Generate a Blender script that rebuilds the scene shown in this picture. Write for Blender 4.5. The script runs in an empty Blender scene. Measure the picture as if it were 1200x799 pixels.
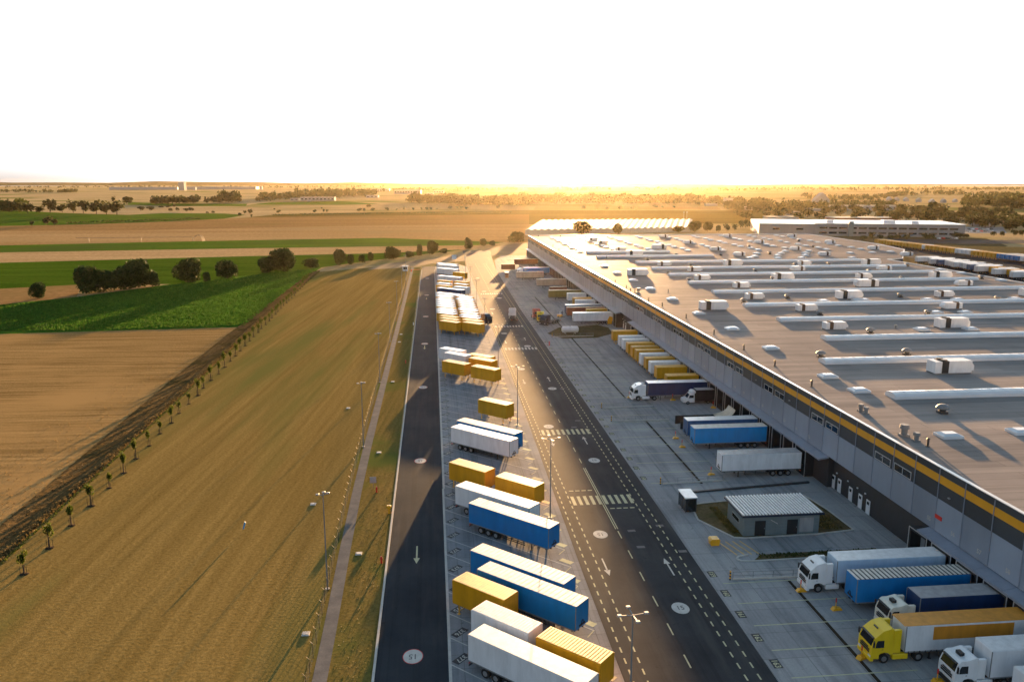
import bpy, math, random
from mathutils import Vector, Matrix
R = math.radians
random.seed(11)
SC = bpy.context.scene
COL = SC.collection

# ------------------------------------------------------------------ camera frame
CAM_H, FPX, HORZ, VPX, CX, CY = 48.0, 933.0, 212.0, 505.0, 600.0, 399.5
PITCH = math.atan((CY - HORZ) / FPX)
YAW = math.atan((CX - VPX) * math.cos(PITCH) / FPX)
_c, _s, _cp, _sp = math.cos(YAW), math.sin(YAW), math.cos(PITCH), math.sin(PITCH)
FW = Vector((_s * _cp, _c * _cp, -_sp)); RT = Vector((_c, -_s, 0)); UP = RT.cross(FW)
CAMP = Vector((0, 0, CAM_H))
def at(x, y, z=0.0):
    """the point on the level z seen at photo pixel x, y (survey helper)"""
    d = RT * ((x - CX) / FPX) + UP * (-(y - CY) / FPX) + FW
    t = (z - CAM_H) / d.z
    return CAMP + d * t
SUN_EL, SUN_AZ = 3.78, 11.0

# ------------------------------------------------------------------ object helpers
def tag(o, label=None, cat=None, group=None, kind=None):
    if label: o['label'] = label
    if cat: o['category'] = cat
    if group: o['group'] = group
    if kind: o['kind'] = kind
    return o
def thing(name, label, cat, loc=(0, 0, 0), rotz=0.0, group=None):
    o = bpy.data.objects.new(name, None); COL.objects.link(o)
    o.empty_display_size = 0.2
    o.location = loc; o.rotation_euler = (0, 0, rotz)
    return tag(o, label, cat, group)
KIDS = {}
def setpar(o, p):
    o.parent = p
    KIDS.setdefault(p.name, []).append(o)
def copy_tree(o, parent=None):
    c = o.copy(); COL.objects.link(c)
    if parent: setpar(c, parent)
    for ch in KIDS.get(o.name, []): copy_tree(ch, c)
    return c
PROTO = {}
def place(key, builder, loc, rotz, label, group=None, scale=None):
    if key not in PROTO:
        o = builder(); PROTO[key] = o
    else:
        o = copy_tree(PROTO[key])
    o.location = loc; o.rotation_euler = (0, 0, rotz)
    if scale: o.scale = scale if hasattr(scale, '__len__') else (scale,) * 3
    o['label'] = label
    if group: o['group'] = group
    return o
ORDW = 'zeroth first second third fourth fifth sixth seventh eighth ninth tenth eleventh twelfth thirteenth fourteenth fifteenth sixteenth seventeenth eighteenth nineteenth'.split()
TENS = {2: 'twent', 3: 'thirt', 4: 'fort', 5: 'fift', 6: 'sixt', 7: 'sevent', 8: 'eight', 9: 'ninet'}
def ordn(n):
    if n < 20: return ORDW[n]
    t, u = divmod(n, 10)
    if u == 0: return TENS[t] + 'ieth'
    return TENS[t] + 'y-' + ORDW[u]

class MB:
    def __init__(s): s.v = []; s.f = []; s.m = []; s.M = None
    def add(s, vs, fs, m=0):
        b = len(s.v)
        if s.M is not None: vs = [tuple(s.M @ Vector(p)) for p in vs]
        s.v += [tuple(p) for p in vs]
        for f in fs: s.f.append(tuple(b + i for i in f)); s.m.append(m)
    def quad(s, pts, m=0): s.add(pts, [tuple(range(len(pts)))], m)
    def box(s, x0, x1, y0, y1, z0, z1, m=0):
        s.add([(x0, y0, z0), (x1, y0, z0), (x1, y1, z0), (x0, y1, z0), (x0, y0, z1), (x1, y0, z1), (x1, y1, z1), (x0, y1, z1)],
              [(3, 2, 1, 0), (4, 5, 6, 7), (0, 1, 5, 4), (1, 2, 6, 5), (2, 3, 7, 6), (3, 0, 4, 7)], m)
    def bbox(s, x0, x1, y0, y1, z0, z1, c=0.05, m=0):
        """box with chamfered upright edges and a chamfered top"""
        def ring(d, z, e):
            return [(x0 + e + d, y0 + e, z), (x1 - e - d, y0 + e, z), (x1 - e, y0 + e + d, z), (x1 - e, y1 - e - d, z),
                    (x1 - e - d, y1 - e, z), (x0 + e + d, y1 - e, z), (x0 + e, y1 - e - d, z), (x0 + e, y0 + e + d, z)]
        vs = ring(c, z0, 0) + ring(c, z1 - c, 0) + ring(c * .5, z1, c)
        fs = [tuple(range(7, -1, -1)), tuple(range(16, 24))]
        for k in (0, 8):
            for i in range(8):
                j = (i + 1) % 8
                fs.append((k + i, k + j, k + 8 + j, k + 8 + i))
        s.add(vs, fs, m)
    def cyl(s, p0, p1, r0, r1=None, n=10, m=0, cap=True):
        r1 = r0 if r1 is None else r1
        p0, p1 = Vector(p0), Vector(p1); d = (p1 - p0).normalized()
        a = d.orthogonal().normalized(); b = d.cross(a)
        vs = [p0 + (a * math.cos(6.28318 * i / n) + b * math.sin(6.28318 * i / n)) * r0 for i in range(n)]
        vs += [p1 + (a * math.cos(6.28318 * i / n) + b * math.sin(6.28318 * i / n)) * r1 for i in range(n)]
        fs = [(i, (i + 1) % n, n + (i + 1) % n, n + i) for i in range(n)]
        if cap: fs += [tuple(range(n - 1, -1, -1)), tuple(range(n, 2 * n))]
        s.add(vs, fs, m)
    def bar(s, p0, p1, w, h, m=0):
        p0, p1 = Vector(p0), Vector(p1); d = (p1 - p0).normalized()
        up = Vector((0, 0, 1)) if abs(d.z) < .95 else Vector((0, 1, 0))
        a = d.cross(up).normalized() * w / 2; b = a.cross(d).normalized() * h / 2
        vs = [p0 - a - b, p0 + a - b, p0 + a + b, p0 - a + b, p1 - a - b, p1 + a - b, p1 + a + b, p1 - a + b]
        s.add(vs, [(3, 2, 1, 0), (4, 5, 6, 7), (0, 1, 5, 4), (1, 2, 6, 5), (2, 3, 7, 6), (3, 0, 4, 7)], m)
    def prism(s, prof, y0, y1, m=0, wid=None):
        """profile in x,z extruded along y; wid(x,z) scales the half width"""
        n = len(prof); k = wid or (lambda x, z: 1.0)
        yc, hw = (y0 + y1) / 2, (y1 - y0) / 2
        vs = [(x, yc - hw * k(x, z), z) for x, z in prof] + [(x, yc + hw * k(x, z), z) for x, z in prof]
        fs = [tuple(range(n)), tuple(range(2 * n - 1, n - 1, -1))]
        fs += [(i, n + i, n + (i + 1) % n, (i + 1) % n) for i in range(n)]
        s.add(vs, fs, m)
    def build(s, name, mats, parent=None, smooth=False):
        me = bpy.data.meshes.new(name); me.from_pydata(s.v, [], s.f); me.update()
        for m in (mats if isinstance(mats, (list, tuple)) else [mats]): me.materials.append(m)
        if len(me.materials) > 1: me.polygons.foreach_set('material_index', s.m)
        if smooth: me.polygons.foreach_set('use_smooth', [True] * len(me.polygons))
        o = bpy.data.objects.new(name, me); COL.objects.link(o)
        if parent: setpar(o, parent)
        return o

# ------------------------------------------------------------------ materials
def nodes(name):
    m = bpy.data.materials.new(name); m.use_nodes = True
    nt = m.node_tree; b = nt.nodes['Principled BSDF']
    return m, nt, b
def N(nt, t, **kw):
    n = nt.nodes.new(t)
    for k, v in kw.items():
        if k in n.inputs: n.inputs[k].default_value = v
        else: setattr(n, k, v)
    return n
def srgb(r, g, b):
    f = lambda c: (c / 255 / 12.92) if c / 255 <= .04045 else ((c / 255 + .055) / 1.055) ** 2.4
    return (f(r), f(g), f(b))
def ramp(nt, src, c0, c1, p0=.35, p1=.65):
    r = nt.nodes.new('ShaderNodeValToRGB'); nt.links.new(src, r.inputs[0])
    e = r.color_ramp.elements; e[0].position = p0; e[1].position = p1
    e[0].color = (*c0, 1); e[1].color = (*c1, 1)
    return r.outputs[0]
def mixc(nt, fac, a, b, mode='MIX'):
    n = nt.nodes.new('ShaderNodeMix'); n.data_type = 'RGBA'; n.blend_type = mode
    for sock, v in ((n.inputs[0], fac), (n.inputs[6], a), (n.inputs[7], b)):
        if hasattr(v, 'is_linked'): nt.links.new(v, sock)
        elif isinstance(v, (int, float)): sock.default_value = v
        else: sock.default_value = (*v, 1)
    return n.outputs[2]
def noise(nt, vec, scale, detail=4, rough=.55):
    n = N(nt, 'ShaderNodeTexNoise', Scale=scale, Detail=detail, Roughness=rough)
    nt.links.new(vec, n.inputs['Vector']); return n.outputs['Fac']
def coords(nt, kind='Object', rot=0, scale=(1, 1, 1)):
    tc = nt.nodes.new('ShaderNodeTexCoord'); mr = nt.nodes.new('ShaderNodeMapping'); mp = nt.nodes.new('ShaderNodeMapping')
    mr.inputs['Rotation'].default_value = (0, 0, rot); mp.inputs['Scale'].default_value = scale   # turn first, then stretch
    nt.links.new(tc.outputs[kind], mr.inputs['Vector']); nt.links.new(mr.outputs['Vector'], mp.inputs['Vector']); return mp.outputs['Vector']
def bump(nt, b, h, strength=.3, dist=.05):
    n = nt.nodes.new('ShaderNodeBump'); n.inputs['Strength'].default_value = strength; n.inputs['Distance'].default_value = dist
    nt.links.new(h, n.inputs['Height']); nt.links.new(n.outputs[0], b.inputs['Normal'])
def paint(name, col, rough=.45, metal=0.0, dirt=.25, dscale=.6, rnd=.0, spec=.5):
    """painted or bare surface with streaky grime and a little tint drift from object to object"""
    m, nt, b = nodes(name)
    v = coords(nt, 'Object', 0, (1, 1, .25))
    f = noise(nt, v, dscale * 2.2, 6, .65)
    dk = tuple(c * (1 - dirt) for c in col)
    c = ramp(nt, f, dk, col, .3, .62)
    if rnd:
        oi = nt.nodes.new('ShaderNodeObjectInfo'); mr = nt.nodes.new('ShaderNodeMapRange')
        mr.inputs[3].default_value = 1 - rnd; mr.inputs[4].default_value = 1 + rnd * .5
        nt.links.new(oi.outputs['Random'], mr.inputs[0])
        hs = nt.nodes.new('ShaderNodeHueSaturation'); nt.links.new(mr.outputs[0], hs.inputs['Value']); nt.links.new(c, hs.inputs['Color'])
        c = hs.outputs[0]
    nt.links.new(c, b.inputs['Base Color'])
    b.inputs['Roughness'].default_value = rough; b.inputs['Metallic'].default_value = metal
    b.inputs['Specular IOR Level'].default_value = spec
    return m
def field(name, c1, c2, rot=0, sx=.02, sy=.6, c3=None, pscale=.012, fine=1.5, bst=.5, bd=.12, lines=0, lamp=.5):
    """farmland: long streaks along one direction, fine clumps, broad patches"""
    m, nt, b = nodes(name)
    v = coords(nt, 'Object', rot, (sx, sy, 1)); w = coords(nt, 'Object')
    s = noise(nt, v, 1.0, 5, .6)
    f = noise(nt, w, fine, 5, .7)
    c = ramp(nt, s, c1, c2, .32, .68)
    dk = mixc(nt, 1.0, c, (.62, .62, .6), 'MULTIPLY')
    fr = ramp(nt, f, (1, 1, 1), (0, 0, 0), .36, .62)
    c = mixc(nt, fr, c, dk)
    if lines:
        wv = N(nt, 'ShaderNodeTexWave', Scale=lines, Distortion=5.0, Detail=3.0)
        nt.links.new(coords(nt, 'Object', rot + math.pi / 2), wv.inputs['Vector'])
        lr = ramp(nt, wv.outputs['Fac'], (0, 0, 0), (lamp,) * 3, .2, .8)
        c = mixc(nt, lr, c, mixc(nt, 1.0, c, (.6, .62, .58), 'MULTIPLY'))
    if c3:
        p = noise(nt, coords(nt, 'Object', rot, pscale), 1.0, 4, .6) if isinstance(pscale, tuple) else noise(nt, w, pscale, 4, .6); pr = ramp(nt, p, (0, 0, 0), (1, 1, 1), .5, .66)
        c = mixc(nt, pr, c, c3)
    nt.links.new(c, b.inputs['Base Color']); b.inputs['Roughness'].default_value = 1.0
    b.inputs['Specular IOR Level'].default_value = 0.0
    bump(nt, b, f, bst, bd)
    return m
def ground_mat(name, c1, c2, scale=.2, rough=.85, spec=.3, fine=8, bst=.15, joints=None, stain=None):
    m, nt, b = nodes(name)
    w = coords(nt, 'Object')
    c = ramp(nt, noise(nt, w, scale, 6, .65), c1, c2, .3, .7)
    f = noise(nt, w, fine, 4, .6)
    c = mixc(nt, ramp(nt, f, (.12,) * 3, (0, 0, 0), .3, .6), c, (0, 0, 0))
    if stain:
        t = noise(nt, coords(nt, 'Object', 0, (.5, .06, 1)), 1.0, 5, .6)
        c = mixc(nt, ramp(nt, t, (0, 0, 0), (.55,) * 3, .52, .72), c, stain)
    if stain:
        tk = noise(nt, coords(nt, 'Object', 0, (1.1, .012, 1)), 1.0, 3, .6)
        c = mixc(nt, ramp(nt, tk, (.42,) * 3, (0, 0, 0), .36, .5), c, mixc(nt, 1.0, c, (.55, .55, .56), 'MULTIPLY'))
        oil = noise(nt, w, .55, 3, .6)
        c = mixc(nt, ramp(nt, oil, (.6,) * 3, (0, 0, 0), .27, .34), c, mixc(nt, 1.0, c, (.4, .4, .4), 'MULTIPLY'))
    if joints:
        br = N(nt, 'ShaderNodeTexBrick', Scale=1.0); br.offset = 0.0
        br.inputs['Brick Width'].default_value = joints; br.inputs['Row Height'].default_value = joints
        br.inputs['Mortar Size'].default_value = .035; br.inputs['Mortar Smooth'].default_value = .3
        br.inputs['Color1'].default_value = (1, 1, 1, 1); br.inputs['Color2'].default_value = (.86, .86, .88, 1); br.inputs['Mortar'].default_value = (.55, .55, .55, 1)
        nt.links.new(w, br.inputs['Vector'])
        c = mixc(nt, 1.0, c, br.outputs['Color'], 'MULTIPLY')
    nt.links.new(c, b.inputs['Base Color']); b.inputs['Roughness'].default_value = rough
    b.inputs['Specular IOR Level'].default_value = spec
    if bst: bump(nt, b, f, bst, .02)
    return m
def leaf(name, c1, c2, trans=.25):
    m, nt, b = nodes(name)
    oi = nt.nodes.new('ShaderNodeObjectInfo')
    g = nt.nodes.new('ShaderNodeNewGeometry')
    c = ramp(nt, noise(nt, coords(nt, 'Object'), .5, 3), c1, c2, .35, .65)
    c = mixc(nt, g.outputs['Random Per Island'], c, mixc(nt, 1.0, c, (.55, .6, .5), 'MULTIPLY'))
    nt.links.new(c, b.inputs['Base Color']); b.inputs['Roughness'].default_value = .8
    b.inputs['Specular IOR Level'].default_value = .15
    tr = nt.nodes.new('ShaderNodeBsdfTranslucent'); nt.links.new(c, tr.inputs[0])
    mx = nt.nodes.new('ShaderNodeMixShader'); mx.inputs[0].default_value = trans
    out = nt.nodes['Material Output']
    nt.links.new(b.outputs[0], mx.inputs[1]); nt.links.new(tr.outputs[0], mx.inputs[2]); nt.links.new(mx.outputs[0], out.inputs['Surface'])
    return m

WHITE = (.78, .79, .8)
MT = dict(
    white=paint('white_paint', (.74, .76, .8), .4, dirt=.18, rnd=.12),
    whiteroof=paint('white_roof_sheet', (.78, .79, .80), .34, dirt=.2, rnd=.1, spec=.6),
    creamroof=paint('cream_roof_tarpaulin', (.68, .66, .6), .6, dirt=.25),
    yellow=paint('yellow_paint', (.66, .32, .006), .42, dirt=.22, rnd=.15),
    yellowroof=paint('yellow_roof_sheet', (.74, .40, .05), .5, dirt=.25, rnd=.12),
    blue=paint('blue_tarpaulin', (.005, .19, .52), .42, dirt=.2, rnd=.08),
    skyblue=paint('bright_blue_tarpaulin', (.004, .27, .66), .42, dirt=.18),
    navy=paint('navy_tarpaulin', (.006, .034, .12), .45, dirt=.3),
    steelblue=paint('grey_blue_tarpaulin', (.05, .12, .26), .5, dirt=.3),
    grey=paint('grey_paint', (.34, .35, .37), .5, dirt=.3),
    tan=paint('tan_tarpaulin', (.42, .34, .27), .6, dirt=.25),
    paleblue=paint('pale_blue_trailer_side', (.50, .64, .78), .4, dirt=.15),
    beige=paint('beige_tarpaulin', (.5, .42, .32), .6, dirt=.3),
    brown=paint('brown_paint', (.22, .07, .03), .5, dirt=.3),
    redbrown=paint('red_brown_paint', (.30, .075, .03), .5, dirt=.25),
    olive=paint('olive_tarpaulin', (.22, .17, .04), .6, dirt=.25),
    orange=paint('orange_tarpaulin', (.62, .25, .02), .55, dirt=.25),
    orangeroof=paint('orange_roof_tarpaulin', (.66, .28, .03), .6, dirt=.25),
    cabyellow=paint('cab_yellow', (.80, .55, .01), .3, dirt=.12),
    cabwhite=paint('cab_white', (.8, .81, .83), .3, dirt=.12),
    cabcream=paint('cab_cream', (.75, .72, .62), .3, dirt=.15),
    cabred=paint('cab_red', (.42, .05, .02), .35, dirt=.2),
    cabdark=paint('cab_dark_blue', (.02, .03, .06), .3, dirt=.2),
    coil=paint('coil_grille', (.085, .05, .035), .6, dirt=.3),
    black=paint('black_plastic', (.02, .021, .024), .55, dirt=.3),
    darkmetal=paint('dark_chassis_metal', (.045, .045, .05), .6, dirt=.4),
    tyre=paint('tyre_rubber', (.018, .018, .019), .85, dirt=.3),
    rim=paint('wheel_rim', (.36, .36, .37), .4, metal=.6, dirt=.4),
    glass=paint('dark_glass', (.012, .016, .02), .08, dirt=.0, spec=.8),
    lampglass=paint('headlight_glass', (.7, .72, .74), .15, dirt=.0),
    redlamp=paint('red_lamp', (.5, .02, .015), .3, dirt=.0),
    chrome=paint('galvanised_steel', (.22, .23, .245), .6, metal=.2, dirt=.25),
    orangepl=paint('safety_yellow', (.78, .38, .01), .45, dirt=.2),
    red=paint('safety_red', (.6, .03, .02), .45, dirt=.15),
    markwhite=ground_mat('road_paint_white', (.42, .42, .40), (.60, .60, .57), 1.2, .8, .03, 14, 0),
    markyellow=ground_mat('road_paint_pale_yellow', (.42, .42, .28), (.58, .57, .38), 1.2, .8, .03, 14, 0),
    markdark=ground_mat('number_plate_black', (.02, .022, .03), (.035, .037, .045), 1.2, .7, .3, 14, 0),
    markred=ground_mat('road_paint_red', (.5, .05, .05), (.6, .07, .07), 1.2, .8, .03, 14, 0),
    asphalt=ground_mat('asphalt', (.034, .037, .043), (.060, .063, .069), .12, .74, .008, 9, .12, stain=(.08, .08, .08)),
    asphalt2=ground_mat('service_asphalt', (.023, .030, .040), (.042, .050, .060), .1, .74, .006, 9, .12, stain=(.06, .063, .068)),
    concrete=ground_mat('yard_concrete', (.285, .285, .29), (.41, .41, .41), .09, .9, .006, 5, .08, joints=4.7, stain=(.13, .135, .15)),
    paving=ground_mat('lot_paving', (.22, .23, .25), (.325, .335, .355), .12, .85, .012, 5, .1, joints=2.4, stain=(.14, .14, .15)),
    kerb=ground_mat('kerb_concrete', (.42, .41, .39), (.56, .55, .52), .6, .85, .01, 6, .1),
    gravel=ground_mat('gravel_path', (.12, .12, .122), (.19, .185, .183), .5, .95, .004, 5, .5),
    dirt=ground_mat('dirt', (.22, .16, .10), (.38, .28, .18), .04, .95, .004, 2, .4),
    mulch=ground_mat('mulch', (.03, .024, .018), (.06, .045, .03), 1, .95, .01, 6, .5),
    bark=ground_mat('bark', (.07, .05, .035), (.13, .10, .07), 2, .95, .01, 6, .5),
)
# ------------------------------------------------------------------ vehicles (local +x is forward, origin on the ground)
WHEEL = {}
def wheel(root, x, y, r=.5, w=.36, rimmat=None):
    k = (r, w)
    if k not in WHEEL:
        a = MB(); a.cyl((0, -w / 2, 0), (0, w / 2, 0), r, n=18)
        a.cyl((0, -w / 2 - .01, 0), (0, w / 2 + .01, 0), r * .9, n=18)
        t = a.build('wheel', MT['tyre']); me = t.data; bpy.data.objects.remove(t)
        b = MB(); b.cyl((0, -w / 2 - .025, 0), (0, w / 2 + .025, 0), r * .56, n=14)
        b.cyl((0, -w / 2 - .07, 0), (0, w / 2 + .07, 0), r * .2, n=10)
        t = b.build('rim', MT['rim']); me2 = t.data; bpy.data.objects.remove(t)
        WHEEL[k] = (me, me2)
    o = bpy.data.objects.new('wheel', WHEEL[k][0]); COL.objects.link(o); setpar(o, root); o.location = (x, y, r)
    p = bpy.data.objects.new('rim', WHEEL[k][1]); COL.objects.link(p); setpar(p, o)
def cargo(root, x0, x1, z0, z1, body, roof, rib=.6, hw=1.27, ribh=.025, frame='chrome', under=None):
    a = MB(); a.bbox(x0, x1, -hw, hw, z0, z1, .035); a.build('cargo_box', MT[body], root)
    a = MB(); a.box(x0 + .05, x1 - .05, -hw + .06, hw - .06, z1 + .004, z1 + .03)
    n = max(2, int((x1 - x0 - .3) / rib))
    if under: a.build('roof', MT[under], root); a = MB()
    if ribh:
        for i in range(n + 1):
            x = x0 + .15 + (x1 - x0 - .3) * i / n
            a.box(x - rib * .3, x + rib * .3, -hw + .09, hw - .09, z1 + .032, z1 + .032 + ribh)
    a.build('roof_bows' if under else 'roof', MT[roof], root)
    a = MB()
    for s in (-1, 1):
        y = s * (hw + .008)
        a.box(x0 + .02, x1 - .02, min(y, y - s * .05), max(y, y - s * .05), z0 - .1, z0 + .04)
        a.box(x0 - .012, x0 + .05, min(y, y - s * .08), max(y, y - s * .08), z0 + .045, z1 - .03)
        a.box(x1 - .05, x1 + .012, min(y, y - s * .08), max(y, y - s * .08), z0 + .045, z1 - .03)
    a.build('corner_frame', MT[frame], root)
    for s in (-1, 1):
        a = MB(); y0, y1 = sorted((s * .02, s * (hw - .09)))
        a.box(x0 - .035, x0 - .004, y0, y1, z0 + .06, z1 - .08)
        for yy in (.35, .75):
            a.cyl((x0 - .055, s * yy, z0 + .08), (x0 - .055, s * yy, z1 - .1), .018, n=6)
        a.build('rear_door', MT[body], root)
def running_gear(root, L=6.8, side=True):
    a = MB()
    for y in (-.42, .42): a.box(-L + .05, L - .1, y - .07, y + .07, .82, 1.04)
    for i in range(8):
        x = -L + .5 + i * (2 * L - 1) / 7; a.box(x - .05, x + .05, -1.2, 1.2, .9, 1.04)
    for x in (-2.0, -3.31, -4.62): a.cyl((x, -1.0, .5), (x, 1.0, .5), .08, n=8)
    if side:
        for y in (-1.2, 1.2):
            for z in (.55, .8): a.box(-1.0, 3.0, y - .02, y + .02, z - .05, z + .05)
            for x in (-.8, 1.0, 2.8): a.box(x - .03, x + .03, y - .02, y + .02, .5, .92)
    a.build('chassis', MT['darkmetal'], root)
    for s in (-1, 1):
        for x in (-2.0, -3.31, -4.62): wheel(root, x, s * 1.06)
    for s in (-1, 1):
        a = MB(); a.box(3.72, 3.86, s * .85 - .06, s * .85 + .06, .08, .92); a.box(3.65, 3.93, s * .85 - .14, s * .85 + .14, 0, .07)
        a.build('landing_leg', MT['darkmetal'], root)
    a = MB(); a.box(-L + .0, -L + .1, -1.2, 1.2, .48, .62); a.box(-L + .02, -L + .1, -.5, -.42, .62, .85); a.box(-L + .02, -L + .1, .42, .5, .62, .85)
    a.build('rear_bumper', MT['darkmetal'], root)
    for s in (-1, 1):
        a = MB(); a.box(-L - .03, -L + .0, s * .95 - .2, s * .95 + .2, .66, .80); a.build('tail_lamp', MT['redlamp'], root)
def make_trailer(body, roof, rib=.6, ribh=.025, fridge=False, banner=None, cat='trailer', L=6.8, frame='chrome', name='box_trailer', under=None):
    def f():
        root = thing(name, 'x', cat)
        cargo(root, -L, L, 1.15, 3.95, body, roof, rib, ribh=ribh * .4, frame=frame, under=under)
        running_gear(root, L)
        a = MB(); a.box(L + .014, L + .05, -.55, .55, 1.35, 1.55)
        for k in range(8):
            t0, t1 = math.pi * k / 7, math.pi * (k + 1) / 7
            if k < 7: a.bar((L + .1, .25 * math.cos(t0), 1.5 + .5 * math.sin(t0)), (L + .1, .25 * math.cos(t1), 1.5 + .5 * math.sin(t1)), .05, .05)
        a.build('air_hose_panel', MT['black'], root)
        if fridge:
            a = MB(); a.bbox(L + .015, L + .45, -1.0, 1.0, 2.0, 3.7, .1); a.build('cooling_unit', MT['grey'], root)
        if banner:
            for s in (-1, 1):
                a = MB(); y0, y1 = sorted((s * 1.274, s * 1.29)); a.box(-L + 2.0, L - 2.9, y0, y1, 2.35, 3.78); a.build('side_banner', MT[banner], root)
                b = MB()
                for i in range(22):
                    x = -L + .4 + i * (2 * L - .8) / 21; y0, y1 = sorted((s * 1.28, s * 1.30)); b.box(x - .05, x + .05, y0, y1, 1.02, 1.22)
                b.build('curtain_buckles', MT['black'], root)
        return root
    return f
def make_swap(body, roof, legs=True, cat='container'):
    def f():
        root = thing('swap_container', 'x', cat)
        cargo(root, -3.7, 3.7, 1.22, 3.92, body, roof, .34, ribh=.012, frame=body)
        a = MB()
        for y in (-.6, .6): a.box(-3.6, 3.6, y - .09, y + .09, 1.0, 1.2)
        for x in (-2.9, -1.2, 1.2, 2.9): a.box(x - .08, x + .08, -1.2, 1.2, 1.04, 1.2)
        a.build('base_frame', MT['darkmetal'], root)
        if legs:
            for x in (-2.8, 2.8):
                for s in (-1, 1):
                    a = MB(); a.box(x - .05, x + .05, s * 1.18 - .05, s * 1.18 + .05, .06, 1.02); a.box(x - .14, x + .14, s * 1.18 - .14, s * 1.18 + .14, 0, .06)
                    a.bar((x, s * 1.18, .35), (x + (.7 if x < 0 else -.7), s * 1.18, 1.02), .05, .05)
                    a.build('support_leg', MT['orangepl' if body == 'yellow' else 'darkmetal'], root)
        return root
    return f
def cab(root, xf, paintm, bumper=None, tall=True, grille='black'):
    """tractor cab, front face at x = xf"""
    top = 3.72 if tall else 3.25
    prof = [(xf - .05, .55), (xf, .95), (xf - .02, 1.85), (xf - .34, 2.78), (xf - .62, 3.02), (xf - 1.2, top - .22), (xf - 2.05, top), (xf - 2.3, top - .05),
            (xf - 2.3, .95), (xf - 1.98, .95), (xf - 1.85, 1.12), (xf - 1.42, 1.22), (xf - .98, 1.12), (xf - .85, .95), (xf - .85, .55)]
    wid = lambda x, z: 1.0 if z < 1.9 else 1.0 - .045 * (z - 1.9) - (.035 if x > xf - .2 else 0)
    a = MB(); a.prism(prof, -1.24, 1.24, 0, wid); body = a.build('cab', MT[paintm], root)
    # windscreen lies on the sloped face
    def front(z, off=.012):
        t = (z - 1.85) / .93; return xf - .02 - .32 * t + off
    w = lambda z: 1.24 * (1.0 - .045 * (z - 1.9)) - .16
    a = MB(); pts = []
    for z in (1.93, 2.70):
        pts.append((front(z), -w(z), z)); pts.append((front(z), w(z), z))
    q = [pts[0], pts[1], pts[3], pts[2]]
    back = [(x - .03, y, z) for x, y, z in q]
    a.add(q + back, [(0, 1, 2, 3), (7, 6, 5, 4), (0, 4, 5, 1), (1, 5, 6, 2), (2, 6, 7, 3), (3, 7, 4, 0)])
    a.build('windscreen', MT['glass'], root)
    a = MB(); a.box(front(2.74) - .02, front(2.74) + .22, -1.05, 1.05, 2.74, 2.82); a.build('sun_visor', MT['black'], root)
    for s in (-1, 1):
        a = MB()
        yy = lambda z: s * (1.24 * (1.0 - .045 * max(0, z - 1.9)) + .006)
        q = [(xf - .42, yy(1.75), 1.75), (xf - 1.32, yy(1.75), 1.75), (xf - 1.32, yy(2.52), 2.52), (xf - .62, yy(2.52), 2.52), (xf - .46, yy(2.2), 2.2)]
        b2 = [(x, y - s * .03, z) for x, y, z in q]
        n = 5; fs = [tuple(range(n)) if s < 0 else tuple(range(n - 1, -1, -1))] + [(i, n + i, n + (i + 1) % n, (i + 1) % n) for i in range(n)]
        a.add(q + b2, fs); a.build('side_window', MT['glass'], root)
        a = MB(); y0, y1 = sorted((s * 1.245, s * 1.262)); a.box(xf - 1.25, xf - 1.08, y0, y1, 1.52, 1.57); a.build('door_handle', MT['black'], root)
        a = MB(); y0, y1 = sorted((s * 1.34, s * 1.5)); a.box(xf - .18, xf - .06, y0, y1, 1.95, 2.6); a.bar((xf - .3, s * 1.2, 2.55), (xf - .12, s * 1.4, 2.55), .05, .05)
        a.build('mirror', MT['black'], root)
        a = MB(); y0, y1 = sorted((s * .72, s * 1.16)); a.box(xf - .02, xf + .03, y0, y1, .74, .93); a.build('headlight', MT['lampglass'], root)
        a = MB(); y0, y1 = sorted((s * .9, s * 1.22)); a.box(xf - 3.1, xf - 2.31, y0, y1, 1.1, top - .15); a.build('side_deflector', MT[paintm], root)
    a = MB(); a.box(xf + .002, xf + .02, -.85, .85, 1.08, 1.28); a.box(xf + .002, xf + .02, -.85, .85, 1.33, 1.5); a.box(xf + .002, xf + .02, -.62, .62, 1.55, 1.68); a.build('grille', MT[grille], root)
    a = MB(); a.bbox(xf - .3, xf + .06, -1.25, 1.25, .32, .72, .05); a.build('front_bumper', MT[bumper or paintm], root)
    a = MB(); a.box(xf - 1.42, xf - .98, -.36, .36, 3.0, 3.34 + (.1 if tall else 0)); a.build('roof_hatch', MT['black'], root)
    # tractor frame
    a = MB()
    for y in (-.42, .42): a.box(xf - 6.0, xf - .4, y - .06, y + .06, .72, .98)
    a.box(xf - 5.4, xf - 4.3, -.45, .45, 1.0, 1.1)
    for s in (-1, 1): a.box(xf - 1.0, xf - .5, s * 1.0 - .2, s * 1.0 + .2, .4, .7)
    a.build('tractor_frame', MT['darkmetal'], root)
    for s in (-1, 1):
        a = MB(); a.bbox(xf - 4.0, xf - 2.35, s * 1.0 - .23, s * 1.0 + .23, .38, .92, .06); a.build('side_skirt', MT[paintm], root)
        wheel(root, xf - 1.42, s * 1.06); wheel(root, xf - 5.1, s * 1.0, .5, .5)
def make_truck(cabm, body, roof, rib=.6, ribh=.025, banner=None, bumper=None, tall=True, name='articulated_truck', grille='black', fridge=False, frame='chrome'):
    base = make_trailer(body, roof, rib, ribh, fridge, banner, 'truck', 6.8, frame, name)
    def f():
        root = base(); cab(root, 6.8 + 3.55, cabm, bumper, tall, grille); return root
    return f
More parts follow.
